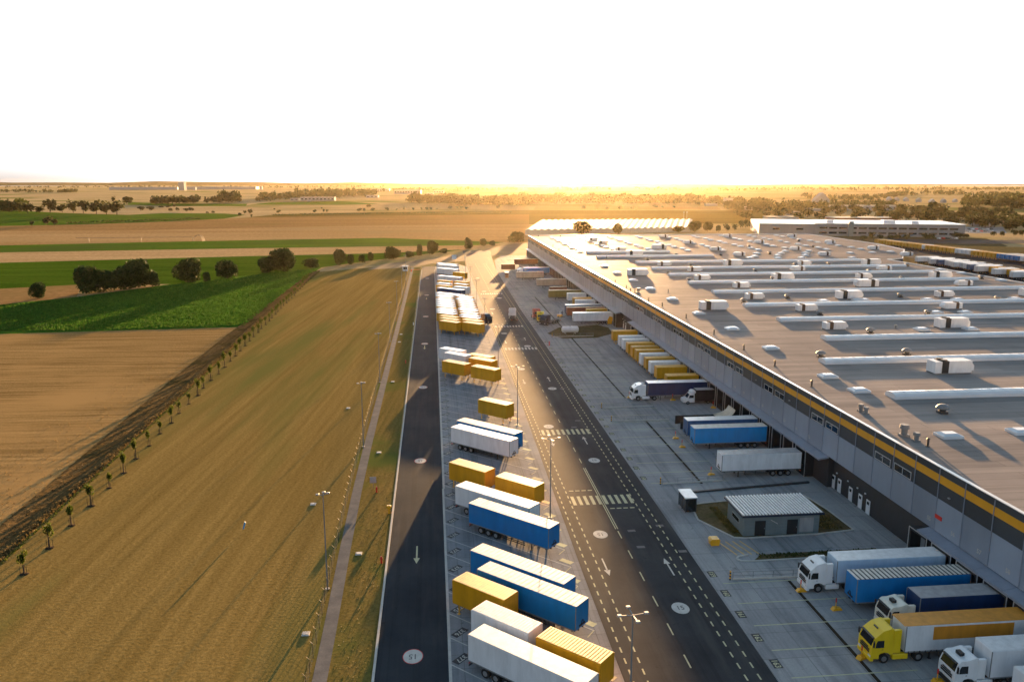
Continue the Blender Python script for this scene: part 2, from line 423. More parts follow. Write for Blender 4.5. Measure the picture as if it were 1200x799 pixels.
def make_skeleton_truck(cabm, body=None):
    def f():
        root = thing('container_chassis_truck', 'x', 'truck')
        cab(root, 4.6, cabm, 'black', True)
        a = MB()
        for y in (-.45, .45): a.box(-4.9, 2.0, y - .09, y + .09, .85, 1.1)
        for x in (-4.7, -3.2, -1.6, 0, 1.5): a.box(x - .08, x + .08, -1.22, 1.22, .98, 1.12)
        a.box(-4.95, -4.85, -1.2, 1.2, .5, .64)
        a.build('chassis', MT['darkmetal'], root)
        for s in (-1, 1):
            for x in (-1.9, -3.3): wheel(root, x, s * 1.02, .5, .4)
            a = MB(); a.box(-4.99, -4.94, s * .95 - .2, s * .95 + .2, .68, .82); a.build('tail_lamp', MT['redlamp'], root)
        return root
    return f
def make_tractor(cabm, bumper='black'):
    def f():
        root = thing('tractor_unit', 'x', 'truck'); cab(root, 2.9, cabm, bumper, True)
        return root
    return f
def make_box_van():
    root = thing('box_van', 'x', 'van')
    prof = [(3.4, .4), (3.45, .8), (3.3, 1.15), (2.55, 1.35), (1.95, 2.2), (1.75, 2.35), (.9, 2.4), (.85, .4)]
    a = MB(); a.prism(prof, -1.0, 1.0, 0, lambda x, z: 1 - .1 * max(0, z - 1.3)); a.build('cab', MT['cabwhite'], root)
    a = MB(); a.bbox(.55, 1.75, -.95, .95, 2.42, 3.0, .25); a.build('sleeper_pod', MT['cabwhite'], root)
    a = MB(); q = [(2.53, -.8, 1.42), (2.53, .8, 1.42), (2.0, .72, 2.17), (2.0, -.72, 2.17)]; q = [(x + .012, y, z + .012) for x, y, z in q]
    a.add(q + [(x - .05, y, z - .03) for x, y, z in q], [(0, 1, 2, 3), (0, 4, 5, 1), (1, 5, 6, 2), (2, 6, 7, 3), (3, 7, 4, 0)]); a.build('windscreen', MT['glass'], root)
    for s in (-1, 1):
        a = MB(); y0, y1 = sorted((s * .97, s * 1.004)); a.box(1.1, 2.05, y0, y1, 1.4, 2.0); a.build('side_window', MT['glass'], root)
        a = MB(); y0, y1 = sorted((s * .6, s * .95)); a.box(3.36, 3.46, y0, y1, .85, 1.05); a.build('headlight', MT['lampglass'], root)
        a = MB(); y0, y1 = sorted((s * 1.08, s * 1.25)); a.box(2.05, 2.15, y0, y1, 1.4, 1.8); a.build('mirror', MT['black'], root)
    a = MB(); a.bbox(-3.6, .6, -1.1, 1.1, .8, 3.15, .04); a.build('cargo_box', MT['olive' if False else 'black'], root)
    a = MB(); a.box(-3.55, .55, -1.05, 1.05, 3.154, 3.19); a.build('roof', MT['grey'], root)
    a = MB(); a.box(-3.5, 3.0, -.5, .5, .5, .78); a.build('chassis', MT['darkmetal'], root)
    for s in (-1, 1):
        wheel(root, 2.35, s * .88, .36, .24); wheel(root, -2.2, s * .84, .36, .32)
    return root
def make_car(col):
    def f():
        root = thing('parked_car', 'x', 'car')
        prof = [(-2.15, .35), (-2.2, .8), (-2.0, .95), (-1.3, 1.0), (-.9, 1.42), (.35, 1.45), (1.05, .98), (1.95, .85), (2.2, .65), (2.2, .35)]
        a = MB(); a.prism(prof, -.88, .88, 0, lambda x, z: 1 - .22 * max(0, z - .95)); a.build('body', MT[col], root)
        a = MB(); a.prism([(-1.22, 1.03), (-.88, 1.38), (.32, 1.4), (.92, 1.03)], -.885, .885, 0, lambda x, z: 1 - .22 * max(0, z - .95)); a.build('window', MT['glass'], root)
        for s in (-1, 1):
            for x in (-1.35, 1.35): wheel(root, x, s * .8, .32, .2)
        return root
    return f

# ------------------------------------------------------------------ writing
TXT = {}
def text_obj(name, s, size, mat, parent=None):
    if (s, size) not in TXT:
        cu = bpy.data.curves.new('lettering', 'FONT'); cu.body = s; cu.size = size; cu.align_x = 'CENTER'; cu.align_y = 'CENTER'; cu.resolution_u = 2
        cu.offset = size * .02
        o = bpy.data.objects.new('lettering', cu); COL.objects.link(o)
        bpy.context.view_layer.update()
        me = bpy.data.meshes.new_from_object(o.evaluated_get(bpy.context.evaluated_depsgraph_get()))
        bpy.data.objects.remove(o); TXT[(s, size)] = me
    me = TXT[(s, size)].copy(); me.materials.clear(); me.materials.append(mat)
    o = bpy.data.objects.new(name, me); COL.objects.link(o)
    if parent: setpar(o, parent)
    return o

# ------------------------------------------------------------------ plants
LEAFM = dict(
    dark=leaf('dark_tree_leaves', (.028, .054, .014), (.066, .096, .026), .15),
    mid=leaf('mid_tree_leaves', (.04, .058, .016), (.09, .10, .03)),
    young=leaf('young_tree_leaves', (.07, .10, .014), (.15, .16, .03), .35),
    gold=leaf('gold_green_tree_leaves', (.06, .062, .014), (.13, .11, .025), .35),
    far=leaf('far_wood_leaves', (.042, .052, .02), (.08, .082, .032)))
def leaves(mb, c, rad, n, size, lumps=7, rng=random, flat=1.0):
    """leaf-clump faces scattered through a few uneven lumps"""
    cs = []
    for i in range(lumps):
        t = rng.uniform(0, 6.283); h = rng.uniform(-.6, .75); q = math.sqrt(max(.05, 1 - h * h)) * rng.uniform(.2, .62)
        cs.append((c[0] + rad[0] * q * math.cos(t), c[1] + rad[1] * q * math.sin(t), c[2] + rad[2] * h * .62, rng.uniform(.34, .58)))
    for i in range(n):
        x0, y0, z0, k = cs[i % lumps]
        d = Vector((rng.gauss(0, 1), rng.gauss(0, 1), rng.gauss(0, 1))).normalized() * (rng.uniform(.35, 1) ** .5)
        p = Vector((x0 + d.x * rad[0] * k, y0 + d.y * rad[1] * k, z0 + d.z * rad[2] * k * flat))
        a = Vector((rng.gauss(0, 1), rng.gauss(0, 1), rng.gauss(0, 1))).normalized(); b = a.orthogonal().normalized(); e = a.cross(b)
        s = size * rng.uniform(.6, 1.25)
        mb.add([p - b * s, p + e * s * .6, p + b * s, p - e * s * .6], [(0, 1, 2, 3)])
def make_tree(h, w, n, size, mat, trunk_h=.25, seed=0, lumps=8, name='broadleaf_tree', cat='tree', low=.12):
    def f():
        rng = random.Random(seed)
        root = thing(name, 'x', cat)
        t = MB(); t.cyl((0, 0, -.1), (w * .02, 0, h * trunk_h), h * .028, h * .02, 7)
        t.cyl((w * .02, 0, h * trunk_h), (0, w * .03, h * .75), h * .02, h * .006, 6)
        for k in range(5):
            ang = rng.uniform(0, 6.28); z = h * rng.uniform(trunk_h * .9, .6)
            t.cyl((w * .01, 0, z), (math.cos(ang) * w * .32, math.sin(ang) * w * .32, z + h * .16), h * .009, h * .003, 5)
        t.build('trunk', MT['bark'], root)
        c = MB(); zc = h * (low + 1) / 2
        leaves(c, (0, 0, zc), (w / 2, w / 2, h * (1 - low) / 2), n, size, lumps, rng, 1.05)
        c.build('crown', LEAFM[mat], root)
        return root
    return f
# ------------------------------------------------------------------ ground, fields, roads
def sheet(name, pts, z, mat, kind='structure', label=None):
    a = MB(); a.quad([(p[0], p[1], z) for p in pts]); o = a.build(name, mat)
    if o.data.polygons[0].normal.z < 0: o.data.flip_normals()
    return tag(o, label, None, None, kind)
def pxs(name, px, z, mat, label=None):
    return sheet(name, [at(x, y) for x, y in px], z, mat, label=label)
TAN = (.40, .27, .135); TAN2 = (.52, .37, .20); BRN = (.27, .165, .07); BRN2 = (.36, .225, .10)
GRN = (.040, .085, .012); GRN2 = (.085, .135, .02)
M_base = field('far_farmland', (.40, .30, .16), (.55, .42, .24), 0, .0012, .012, (.16, .17, .05), .0035, .25, .2, .3)
M_stub = field('stubble', (.235, .15, .058), (.45, .30, .13), R(1.5), .022, .45, (.34, .22, .09), .02, 2.4, .5, .1, lines=.16, lamp=.5)
M_mown = field('mown_meadow', (.215, .15, .048), (.31, .22, .076), R(-84.5), .012, .45, (.135, .13, .038), (.0065, .05, 1), 2.6, .35, .09, lines=.2, lamp=.16)
M_crop = field('leafy_crop', (.036, .105, .012), (.088, .185, .022), R(8), .05, .35, (.06, .125, .016), .02, .9, .8, .4)
M_crop2 = field('leafy_crop_rows', (.026, .072, .006), (.070, .135, .012), R(2), .01, .12, (.05, .09, .010), .01, .5, 1.0, .6)
M_tan = field('pale_stubble', TAN, TAN2, R(2), .004, .06, None, .01, .4, .4, .2)
M_tanw = field('wide_stubble', (.35, .225, .10), (.47, .32, .16), R(1), .002, .03, (.30, .22, .11), .006, .3, .4, .3)
M_brn = field('dry_brown_field', BRN, BRN2, 0, .002, .03, (.22, .15, .06), .006, .25, .4, .3)
M_olive = field('olive_field', (.13, .10, .03), (.22, .16, .05), 0, .002, .03, None, .006, .25, .4, .3)
M_green = field('green_field', (.050, .115, .012), (.11, .19, .02), 0, .004, .04, (.06, .10, .02), .006, .3, .5, .3)
M_scrub = field('ditch_scrub', (.10, .068, .03), (.19, .125, .055), R(-85), .03, .5, (.05, .045, .018), .08, .9, 1.0, .5)
M_verge = field('dry_verge_grass', (.14, .115, .035), (.235, .17, .058), R(-84), .02, .7, (.10, .115, .03), .05, 2.4, .35, .08)
M_lawn = field('island_grass', (.10, .078, .042), (.19, .145, .08), 0, .2, .2, (.085, .08, .035), .15, 2.0, .8, .12)
M_orange = field('orange_dry_grass', (.34, .18, .06), (.46, .27, .10), R(-10), .005, .05, None, .01, .4, .4, .2)

# the land runs to the horizon
a = MB(); n = 64; RAD = 9000
for i in range(n):
    t0, t1 = 6.28318 * i / n, 6.28318 * (i + 1) / n
    prev = 0
    for rr in (600, 2500, RAD):
        p = lambda r, t: (r * math.sin(t), r * math.cos(t), 0)
        if prev == 0: a.quad([(0, 0, 0), p(rr, t1), p(rr, t0)])
        else: a.quad([p(prev, t0), p(prev, t1), p(rr, t1), p(rr, t0)])
        prev = rr
tag(a.build('ground', M_base), kind='structure')

# near fields left of the yard
pxs('stubble_field', [(278, 383), (0, 391.5), (-500, 407), (-900, 560), (-900, 2600), (-110, 1500), (-40, 700), (0, 655), (245, 410)], .03, M_stub)
sheet('meadow', [(-46, 10), (-13.2, 10), (-13.6, 130), (-13.2, 290), (-12, 452), (-30, 458), (-61.2, 436), (-60.4, 290), (-57.8, 190), (-56.2, 100), (-55, 10)], .03, M_mown)
pxs('crop_field', [(286, 381.8), (278, 383.5), (0, 391.5), (-500, 407), (-500, 384), (0, 357), (90, 348), (200, 333), (330, 318), (377, 313.5), (346, 333), (310, 362)], .04, M_crop)
pxs('fallow_strip', [(-300, 350), (0, 338.5), (95, 333.5), (90, 348), (0, 357), (-300, 372)], .035, M_brn)
pxs('crop_field', [(-500, 322), (0, 308), (300, 300), (440, 297), (546, 292.3), (430, 306), (377, 313.5), (330, 318), (200, 333), (95, 333.5), (0, 338.5), (-500, 357)], .04, M_crop2)
pxs('stubble_field', [(-500, 307), (0, 296), (300, 291), (560, 287.5), (546, 292.3), (440, 297), (300, 300), (0, 308), (-500, 322)], .05, M_tan)
pxs('green_field', [(-500, 294), (0, 287.8), (150, 284.5), (300, 281.5), (450, 279), (592, 284), (560, 287.5), (300, 291), (0, 296), (-500, 307)], .06, M_green)
pxs('stubble_field', [(-500, 276), (0, 271), (150, 270.5), (300, 267), (450, 264.3), (620, 263), (620, 284), (592, 284), (450, 279), (300, 281.5), (150, 284.5), (0, 287.8), (-500, 294)], .05, M_tanw)
pxs('dry_field', [(-500, 268), (0, 265), (85, 263.5), (150, 261.5), (236, 257.8), (300, 254.8), (450, 253), (620, 251.5), (620, 263), (450, 264.3), (300, 267), (150, 270.5), (0, 271), (-500, 276)], .06, M_brn)
pxs('green_field', [(-500, 247), (0, 246), (80, 250), (150, 252), (190, 250), (262, 250.3), (288, 252), (262, 256.5), (236, 257.8), (150, 261.5), (85, 263.5), (0, 265), (-500, 268)], .07, M_green)
pxs('dark_field_strip', [(292, 254.6), (330, 251.2), (450, 248.6), (620, 246.5), (900, 247), (900, 250.5), (620, 251.5), (450, 253), (300, 254.8)], .08, M_olive)
pxs('green_field', [(290, 240.2), (320, 237), (400, 236), (446, 239.3), (400, 240.3)], .08, M_green)
pxs('green_field', [(150, 237), (195, 238.5), (290, 239), (288, 241.5), (200, 241.8), (150, 240)], .09, M_green)
pxs('dry_field', [(620, 251.5), (900, 250.5), (905, 262), (620, 263)], .07, M_olive)
pxs('stubble_field', [(628, 242), (840, 242.5), (845, 246), (625, 246.4)], .09, M_tanw)
pxs('dry_grass_field', [(1035, 290.5), (1040, 284), (1130, 288), (1300, 292), (1300, 309), (1200, 302), (1130, 297)], .05, M_orange)
sheet('yard_verge', [(252, 350), (262, 520), (300, 690), (470, 640), (430, 560), (380, 520), (345, 520), (340, 350)], .03, M_lawn)
pxs('far_road', [(1040, 280), (1130, 281), (1200, 281.5), (1400, 283), (1400, 289), (1200, 285.5), (1130, 286), (1040, 284)], .08, MT['asphalt'])
sheet('far_yard', [(206, 100), (206, 344), (262, 352), (300, 470), (330, 600), (362, 600), (352, 400), (420, 100)], .06, MT['asphalt2'])
pxs('car_park', [(1128, 273.5), (1128, 266), (1175, 266), (1180, 273.5)], .08, MT['concrete'])
def lerp_tab(t, y):
    for (y0, v0), (y1, v1) in zip(t, t[1:]):
        if y <= y1: return v0 + (v1 - v0) * (y - y0) / (y1 - y0)
    return t[-1][1]
DR = lambda y: lerp_tab([(-50, -55.4), (100, -56.0), (130, -56.5), (190, -57.6), (290, -60.2), (400, -60.9), (460, -61)], y)
DL = lambda y: lerp_tab([(-50, -59.5), (112, -61.6), (190, -64.4), (265, -65.7), (400, -65.2), (460, -65)], y)
ys = [10, 60, 100, 150, 200, 250, 300, 350, 400, 440]
a = MB()
for y0, y1 in zip(ys, ys[1:]):
    for k in range(8):
        f = lambda y, k: DL(y) + (DR(y) - DL(y)) * k / 8
        h = [.06, .12, .07, .06, .06, .08, .3, .34, .05]
        a.quad([(f(y0, k), y0, h[k]), (f(y0, k + 1), y0, h[k + 1]), (f(y1, k + 1), y1, h[k + 1]), (f(y1, k), y1, h[k])])
tag(a.build('ditch_bank', M_scrub, smooth=True), kind='structure')

# verge, gravel path, roads
PTH = lambda y: -11.7 - .9 * math.sin(min(1, max(0, (y - 70) / 65)) * 1.5708) if y < 135 else -12.6 + .0045 * (y - 135)
a = MB(); b = MB()
ys = [15] + list(range(40, 452, 20)) + [452]
for y0, y1 in zip(ys, ys[1:]):
    w0, w1 = .72, .72
    a.quad([(PTH(y0) - w0, y0, .055), (PTH(y0) + w0, y0, .055), (PTH(y1) + w1, y1, .055), (PTH(y1) - w1, y1, .055)])
    b.quad([(PTH(y0) - 1.6, y0, .045), (-6.8, y0, .045), (-6.8, y1, .045), (PTH(y1) - 1.6, y1, .045)])
tag(a.build('gravel_path', MT['gravel']), kind='structure'); tag(b.build('verge', M_verge), kind='structure')
sheet('service_road', [(-6.6, 10), (.9, 10), (1.6, 458), (-5.9, 456)], .05, MT['asphalt2'])
LE = lambda y: 17.9 + min(1.4, max(0, (y - 90) * .012))
sheet('parking_lot', [(.9, 10), (17.8, 10), (17.9, 90), (19.2, 200), (19.3, 455), (15, 466), (5, 466), (1.6, 456)], .05, MT['paving'])
sheet('main_road', [(17.8, 10), (32.6, 10), (33, 110), (33, 300), (34.5, 430), (40, 560), (21, 560), (19.3, 455), (19.2, 200), (17.9, 90)], .054, MT['asphalt'])
sheet('yard', [(32.6, 10), (62.9, 10), (62.9, 520), (45, 520), (38, 490), (34.5, 430), (33, 300), (33, 110)], .05, MT['concrete'])
pxs('dirt_track', [(430, 316), (452, 309), (505, 303.5), (560, 294), (600, 286), (640, 283.5), (640, 298.5), (570, 300), (560, 305), (508, 308.5), (484, 313.5)], .04, MT['dirt'])
a = MB()
for y0 in range(12, 440, 4): a.box(-6.85 + .0016 * y0, -6.6 + .0016 * y0, y0, y0 + 3.97, .0, .17)
tag(a.build('kerb', MT['kerb']), kind='structure')
a = MB(); a.box(.82, 1.12, 12, 120, .03, .062); a.box(.9, 1.25, 120, 440, .03, .062); tag(a.build('kerb_strip', MT['kerb']), kind='structure')

# painted markings
MT['kerbgrey'] = ground_mat('faded_marking_grey', (.10, .10, .11), (.16, .16, .17), 1.2, .8, .3, 14, 0)
ZM = .06
def strip(mb, p0, p1, w, z=ZM):
    p0, p1 = Vector((*p0, 0)), Vector((*p1, 0)); d = (p1 - p0).normalized(); nrm = Vector((-d.y, d.x, 0)) * w / 2
    q = [p0 - nrm, p1 - nrm, p1 + nrm, p0 + nrm]
    if (q[1] - q[0]).cross(q[2] - q[0]).z < 0: q.reverse()
    mb.quad([(v.x, v.y, z) for v in q])
for xs in (18.75, 20.15, 29.95, 31.3):
    a = MB(); y = 40
    while y < 470:
        xo = (.9 * min(1, max(0, (y - 100) / 100)) if xs == 18.75 else 0.0)
        strip(a, (xs + xo * (.8 if xs == 18.75 else 1), y), (xs + xo * (.8 if xs == 18.75 else 1), y + .95), .17); y += 1.95
    tag(a.build('cycle_lane_line', MT['markyellow']), kind='structure')
a = MB(); y = 52.0
while y < 470:
    if not (101 < y + 1 < 127 or 141 < y < 148 or 221 < y < 229): strip(a, (25.05, y), (25.05, y + 2.3), .16)
    y += 5.95
strip(a, (24.9, 102.6), (24.9, 127), .13); strip(a, (25.2, 102.6), (25.2, 127), .13)
strip(a, (25.05, 141), (25.05, 145), .13); strip(a, (25.05, 226), (25.05, 231), .13)
tag(a.build('centre_line', MT['markyellow']), kind='structure')
for y0, y1, stop in ((111.4, 114.8, 1), (145.3, 148.5, 0), (224.4, 227.4, 0), (261, 263.6, 0), (340, 343, 0)):
    a = MB()
    for i in range(10):
        x = 20.5 + i * .98; strip(a, (x + .25, y0), (x + .25, y1), .5)
    tag(a.build('crosswalk', MT['markyellow'] if y0 < 150 else MT['markwhite']), kind='structure')
    if stop:
        a = MB()
        for i in range(4): strip(a, (20.7 + i, 117), (21.4 + i, 117), .3); strip(a, (25.7 + i, 109.7), (26.4 + i, 109.7), .3)
        tag(a.build('stop_line', MT['markyellow']), kind='structure')
def arrow(x, y, up, L=4.6, mat='markwhite'):
    a = MB(); s = 1 if up else -1
    strip(a, (x, y - s * L / 2), (x, y + s * (L / 2 - 1.3)), .2)
    q = [(x - .42, y + s * (L / 2 - 1.5), ZM), (x + .42, y + s * (L / 2 - 1.5), ZM), (x, y + s * L / 2, ZM)]
    a.quad(q if up else q[::-1]); tag(a.build('road_arrow', MT[mat]), kind='structure')
for y in (91.7, 141, 187, 236, 290): arrow(21.5 + (.1 if y > 100 else -.4), y, False)
for y in (91.0, 141.5, 189, 240, 292): arrow(29.1 if y < 100 else 28.0, y, True)
for y in (97.5, 230.5, 330): arrow(-2.8, y, False, 5.0, 'markyellow')
def speed_mark(x, y, up):
    r = 1.0
    disc = MB(); n = 28
    disc.quad([(r * math.cos(6.28318 * i / n), r * 1.25 * math.sin(6.28318 * i / n), 0) for i in range(n)])
    o = disc.build('speed_limit_marking', MT['markwhite']); o.location = (x, y, ZM + .002); tag(o, kind='structure')
    ring = MB()
    for i in range(n):
        t0, t1 = 6.28318 * i / n, 6.28318 * (i + 1) / n
        p = lambda k, t: (k * math.cos(t), k * 1.25 * math.sin(t), .004)
        ring.quad([p(.99, t0), p(1.06, t0), p(1.06, t1), p(.99, t1)])
    if x < 0: ring.build('red_ring', MT['markred'], o)
    t = text_obj('number', '15', .95, MT['kerbgrey'], o); t.location = (0, 0, .004); t.rotation_euler = (0, 0, 0 if up else math.pi); t.scale = (1, 1.3, 1)
for y in (74.6, 133.3, 184.1, 235.8, 285, 340, 400): speed_mark(-2.8, y, False)
for k in range(7): speed_mark(22.4, 101.1 + 49.6 * k, False); speed_mark(27.5, 81.1 + 49.4 * k, True)
# angled bays in the parking lot
U = Vector((.727, -.687, 0)); V = Vector((.687, .727, 0)); UANG = math.atan2(-.687, .727)
PIT = 4.86
bay = MB(); endm = MB()
for k in range(-6, 78):
    y = 72.85 + PIT * k
    e = 21.6
    p1 = Vector((1.05, y, 0)) + U * e
    if p1.x > LE(y) - 1.0: p1 = Vector((1.05, y, 0)) + U * ((LE(y) - 1.2 - 1.05) / U.x)
    strip(bay, (1.05, y), (p1.x, p1.y), .13)
    strip(endm, (p1.x - .1, p1.y), (p1.x - 1.0, p1.y - 1.2), .12)
tag(bay.build('bay_line', MT['markwhite']), kind='structure'); tag(endm.build('bay_end_mark', MT['markyellow']), kind='structure')
def plate(name, x, y, rot, s, w, h, tmat):
    a = MB(); a.quad([(-w / 2, -h / 2, 0), (w / 2, -h / 2, 0), (w / 2, h / 2, 0), (-w / 2, h / 2, 0)])
    o = a.build(name, MT['markdark']); o.location = (x, y, ZM + .006); o.rotation_euler = (0, 0, rot); tag(o, kind='structure')
    t = text_obj('number', s, h * .92, MT[tmat], o); t.location = (0, 0, .004); t.scale = (1.06, 1, 1)
for k in range(-1, 30):
    y = 72.85 + PIT * k
    plate('bay_number_plate', 2.15, y + .85, math.atan2(-.727, -.687), str(377 - k), 1.95, .92, 'markwhite')
a = MB()
for k in range(0, 30):
    y = 72.85 + PIT * k
    p = Vector((1.05, y, 0)) + U * 20.2 + V * .95
    if p.x < LE(p.y) - .7: a.quad([tuple(Vector((p.x, p.y, ZM)) + U * sx * .9 + V * sy * .42) for sx, sy in ((-1, -1), (1, -1), (1, 1), (-1, 1))])
tag(a.build('bay_patch', MT['markyellow']), kind='structure')
# yard markings: dock lanes, numbers, drains
a = MB()
DOCK_Y = [60.2 + 4.71 * k for k in range(7)] + [116.5 + 4.72 * k for k in range(1, 26)] + [258.9 + 4.72 * k for k in range(54)]
for i, y in enumerate(DOCK_Y):
    if y < 520: strip(a, (34.4, y - 2.36), (47.5, y - 2.36), .16)
tag(a.build('dock_lane_line', MT['markyellow']), kind='structure')
num = 165
for i, y in enumerate(DOCK_Y):
    if y < 350: plate('dock_number_plate', 33.85, y + .1 if y > 95 else y + .05, -math.pi / 2, str(num - i), 1.5, .95, 'markyellow')
a = MB()
for y0, y1 in ((40, 86), (118, 152.3), (170, 240), (258, 330)): a.box(42.45, 42.85, y0, y1, .03, .058)
for y0, y1 in ((40, 86), (118, 152.3)): pass
tag(a.build('drain_channel', MT['mulch']), kind='structure')
# islands and kerbs in the yard
isl = [(38.7, 109.9), (46, 110.9), (56.7, 112), (57.7, 106), (58, 98.9), (52.8, 98.2), (41.9, 97.9), (40.4, 98.2), (37.4, 104.4), (37.9, 108.4)]
sheet('island_grass', isl, .09, M_lawn)
pxs('island_grass', [(641, 391), (655, 384), (700, 381), (713, 384), (718, 391), (700, 396), (660, 397)], .09, M_lawn)
def kerbline(pts, w=.2, h=.18, closed=False):
    a = MB(); q = list(pts) + ([pts[0]] if closed else [])
    for p0, p1 in zip(q, q[1:]): a.bar((p0[0], p0[1], h / 2), (p1[0], p1[1], h / 2), w, h)
    tag(a.build('kerb', MT['kerb']), kind='structure')
kerbline(isl, closed=True)
kerbline([(40.3, 93.1), (38.9, 92.7), (38.4, 92.1), (38.8, 91.5), (40, 91.3), (58, 91.5)])
sheet('planting_bed', [(40.5, 91.5), (58, 91.7), (58, 93.3), (42, 93.0)], .085, M_lawn)
a = MB()
for k in range(4): strip(a, (37.8 + k * 1.0, 97.2), (38.9 + k * 1.0, 93.2), .14, .064)
tag(a.build('hatched_marking', paint('hatch_yellow', (.72, .42, .02), .6)), kind='structure')

a = MB()
for x, y in ((740, 622), (751, 641), (677, 493), (672.6, 500.6), (560 + 46, 360 + 32.5), (611, 397), (613, 398.7), (659, 455.6), (773, 616), (800, 646)):
    p = at(x, y); a.quad([(p.x - .55, p.y - .32, ZM), (p.x + .55, p.y - .32, ZM), (p.x + .55, p.y + .32, ZM), (p.x - .55, p.y + .32, ZM)])
tag(a.build('drain_grates', MT['kerbgrey']), kind='structure')
# ------------------------------------------------------------------ warehouse
WX, WTOP, ROOFZ, YN, YM, YF, XR1, XR2 = 62.0, 13.4, 13.0, -40.0, 345.0, 516.0, 205.0, 250.0
def roofing(name):
    m, nt, b = nodes(name)
    w = coords(nt, 'Object')
    c = ramp(nt, noise(nt, w, .05, 6, .6), (.26, .24, .228), (.385, .348, .325), .3, .7)
    st = noise(nt, coords(nt, 'Object', 0, (.02, .35, 1)), 1.0, 5, .6)
    c = mixc(nt, ramp(nt, st, (0, 0, 0), (.45,) * 3, .5, .7), c, (.135, .128, .13))
    rust = noise(nt, coords(nt, 'Object', R(20), (.12, .4, 1)), 1.0, 6, .7)
    c = mixc(nt, ramp(nt, rust, (0, 0, 0), (.6,) * 3, .64, .74), c, (.16, .10, .07))
    br = N(nt, 'ShaderNodeTexBrick', Scale=1.0); br.offset = .5
    br.inputs['Brick Width'].default_value = 18; br.inputs['Row Height'].default_value = 2.0; br.inputs['Mortar Size'].default_value = .045
    br.inputs['Color1'].default_value = (1, 1, 1, 1); br.inputs['Color2'].default_value = (.86, .86, .87, 1); br.inputs['Mortar'].default_value = (.62, .62, .62, 1)
    nt.links.new(w, br.inputs['Vector']); c = mixc(nt, 1.0, c, br.outputs['Color'], 'MULTIPLY')
    nt.links.new(c, b.inputs['Base Color']); b.inputs['Roughness'].default_value = .7; b.inputs['Specular IOR Level'].default_value = .0006
    bump(nt, b, noise(nt, w, 3, 5, .65), .25, .04)
    return m
MT['roofing'] = roofing('bitumen_roofing')
MT['panelgrey'] = paint('light_grey_wall_panel', (.28, .335, .42), .38, metal=.25, dirt=.12, dscale=.15)
MT['paneldark'] = paint('anthracite_wall_panel', (.04, .05, .06), .45, metal=.1, dirt=.2, dscale=.15)
MT['stripe'] = paint('yellow_wall_stripe', (.72, .33, .006), .45, dirt=.12, dscale=.15)
MT['canopy'] = paint('grey_canopy_sheet', (.26, .30, .38), .42, metal=.2, dirt=.2, dscale=.2)
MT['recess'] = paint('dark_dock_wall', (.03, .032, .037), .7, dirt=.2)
MT['skylight'] = paint('skylight_polycarbonate', (.70, .72, .76), .25, dirt=.12, dscale=.1)
MT['aluminium'] = paint('aluminium_trim', (.62, .62, .62), .35, metal=.5, dirt=.1)
for k in ('panelgrey', 'paneldark'):
    m = MT[k]; nt = m.node_tree; b = nt.nodes['Principled BSDF']; src = b.inputs['Base Color'].links[0].from_socket
    g = nt.nodes.new('ShaderNodeNewGeometry'); mr = nt.nodes.new('ShaderNodeMapRange'); mr.inputs[3].default_value = .84; mr.inputs[4].default_value = 1.1
    nt.links.new(g.outputs['Random Per Island'], mr.inputs[0]); hs = nt.nodes.new('ShaderNodeHueSaturation')
    nt.links.new(mr.outputs[0], hs.inputs['Value']); nt.links.new(src, hs.inputs['Color']); nt.links.new(hs.outputs[0], b.inputs['Base Color'])
wh = thing('warehouse', 'huge flat roofed grey warehouse with yellow stripe and long row of loading docks', 'warehouse', (WX, 240, 0))
OFS = Vector((-WX, -240, 0))
class WB(MB):
    def build(s, name, mats, parent=None, smooth=False):
        s.v = [(x + OFS.x, y + OFS.y, z) for x, y, z in s.v]
        return MB.build(s, name, mats, parent, smooth)
PEN = 4.9   # panel rhythm along the wall
a = WB()
DOOR1 = (88.5, 114.6); DOOR2 = (240.5, 257)
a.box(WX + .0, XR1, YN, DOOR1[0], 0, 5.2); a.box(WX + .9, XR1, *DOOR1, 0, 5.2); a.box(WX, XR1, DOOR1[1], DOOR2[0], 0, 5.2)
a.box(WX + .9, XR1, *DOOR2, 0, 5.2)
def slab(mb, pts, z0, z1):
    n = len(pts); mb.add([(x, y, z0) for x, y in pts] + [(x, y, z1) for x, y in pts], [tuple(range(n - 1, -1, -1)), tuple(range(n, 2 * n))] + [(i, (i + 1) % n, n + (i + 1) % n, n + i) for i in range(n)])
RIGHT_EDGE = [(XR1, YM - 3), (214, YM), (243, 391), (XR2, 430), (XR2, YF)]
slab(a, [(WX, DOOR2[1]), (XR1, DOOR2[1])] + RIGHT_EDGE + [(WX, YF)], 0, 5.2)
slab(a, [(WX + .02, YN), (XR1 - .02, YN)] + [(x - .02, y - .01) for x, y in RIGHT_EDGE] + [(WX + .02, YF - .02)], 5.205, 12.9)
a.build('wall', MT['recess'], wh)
def band(name, mat, z0, z1, x0):
    a = WB(); y = YN + .1
    while y < YF - .1:
        y1 = min(y + PEN - .04, YF - .05); a.box(x0, WX + .015, y, y1, z0, z1); y += PEN
    a.box(WX + .03, XR2, YF - .015, YF + .1, z0, z1)
    return a.build(name, MT[mat], wh)
band('grey_wall_band', 'panelgrey', 5.2, 9.4, WX - .12)
band('dark_wall_band', 'paneldark', 9.405, 11.4, WX - .10)
band('yellow_stripe', 'stripe', 11.405, 12.42, WX - .13)
band('dark_top_band', 'paneldark', 12.425, 13.3, WX - .10)
a = WB(); y = YN + .1 + PEN - .02
while y < YF: a.box(WX - .19, WX - .09, y - .05, y + .05, 5.3, 13.2); y += PEN
a.build('downpipes', MT['canopy'], wh)['kind'] = 'stuff'
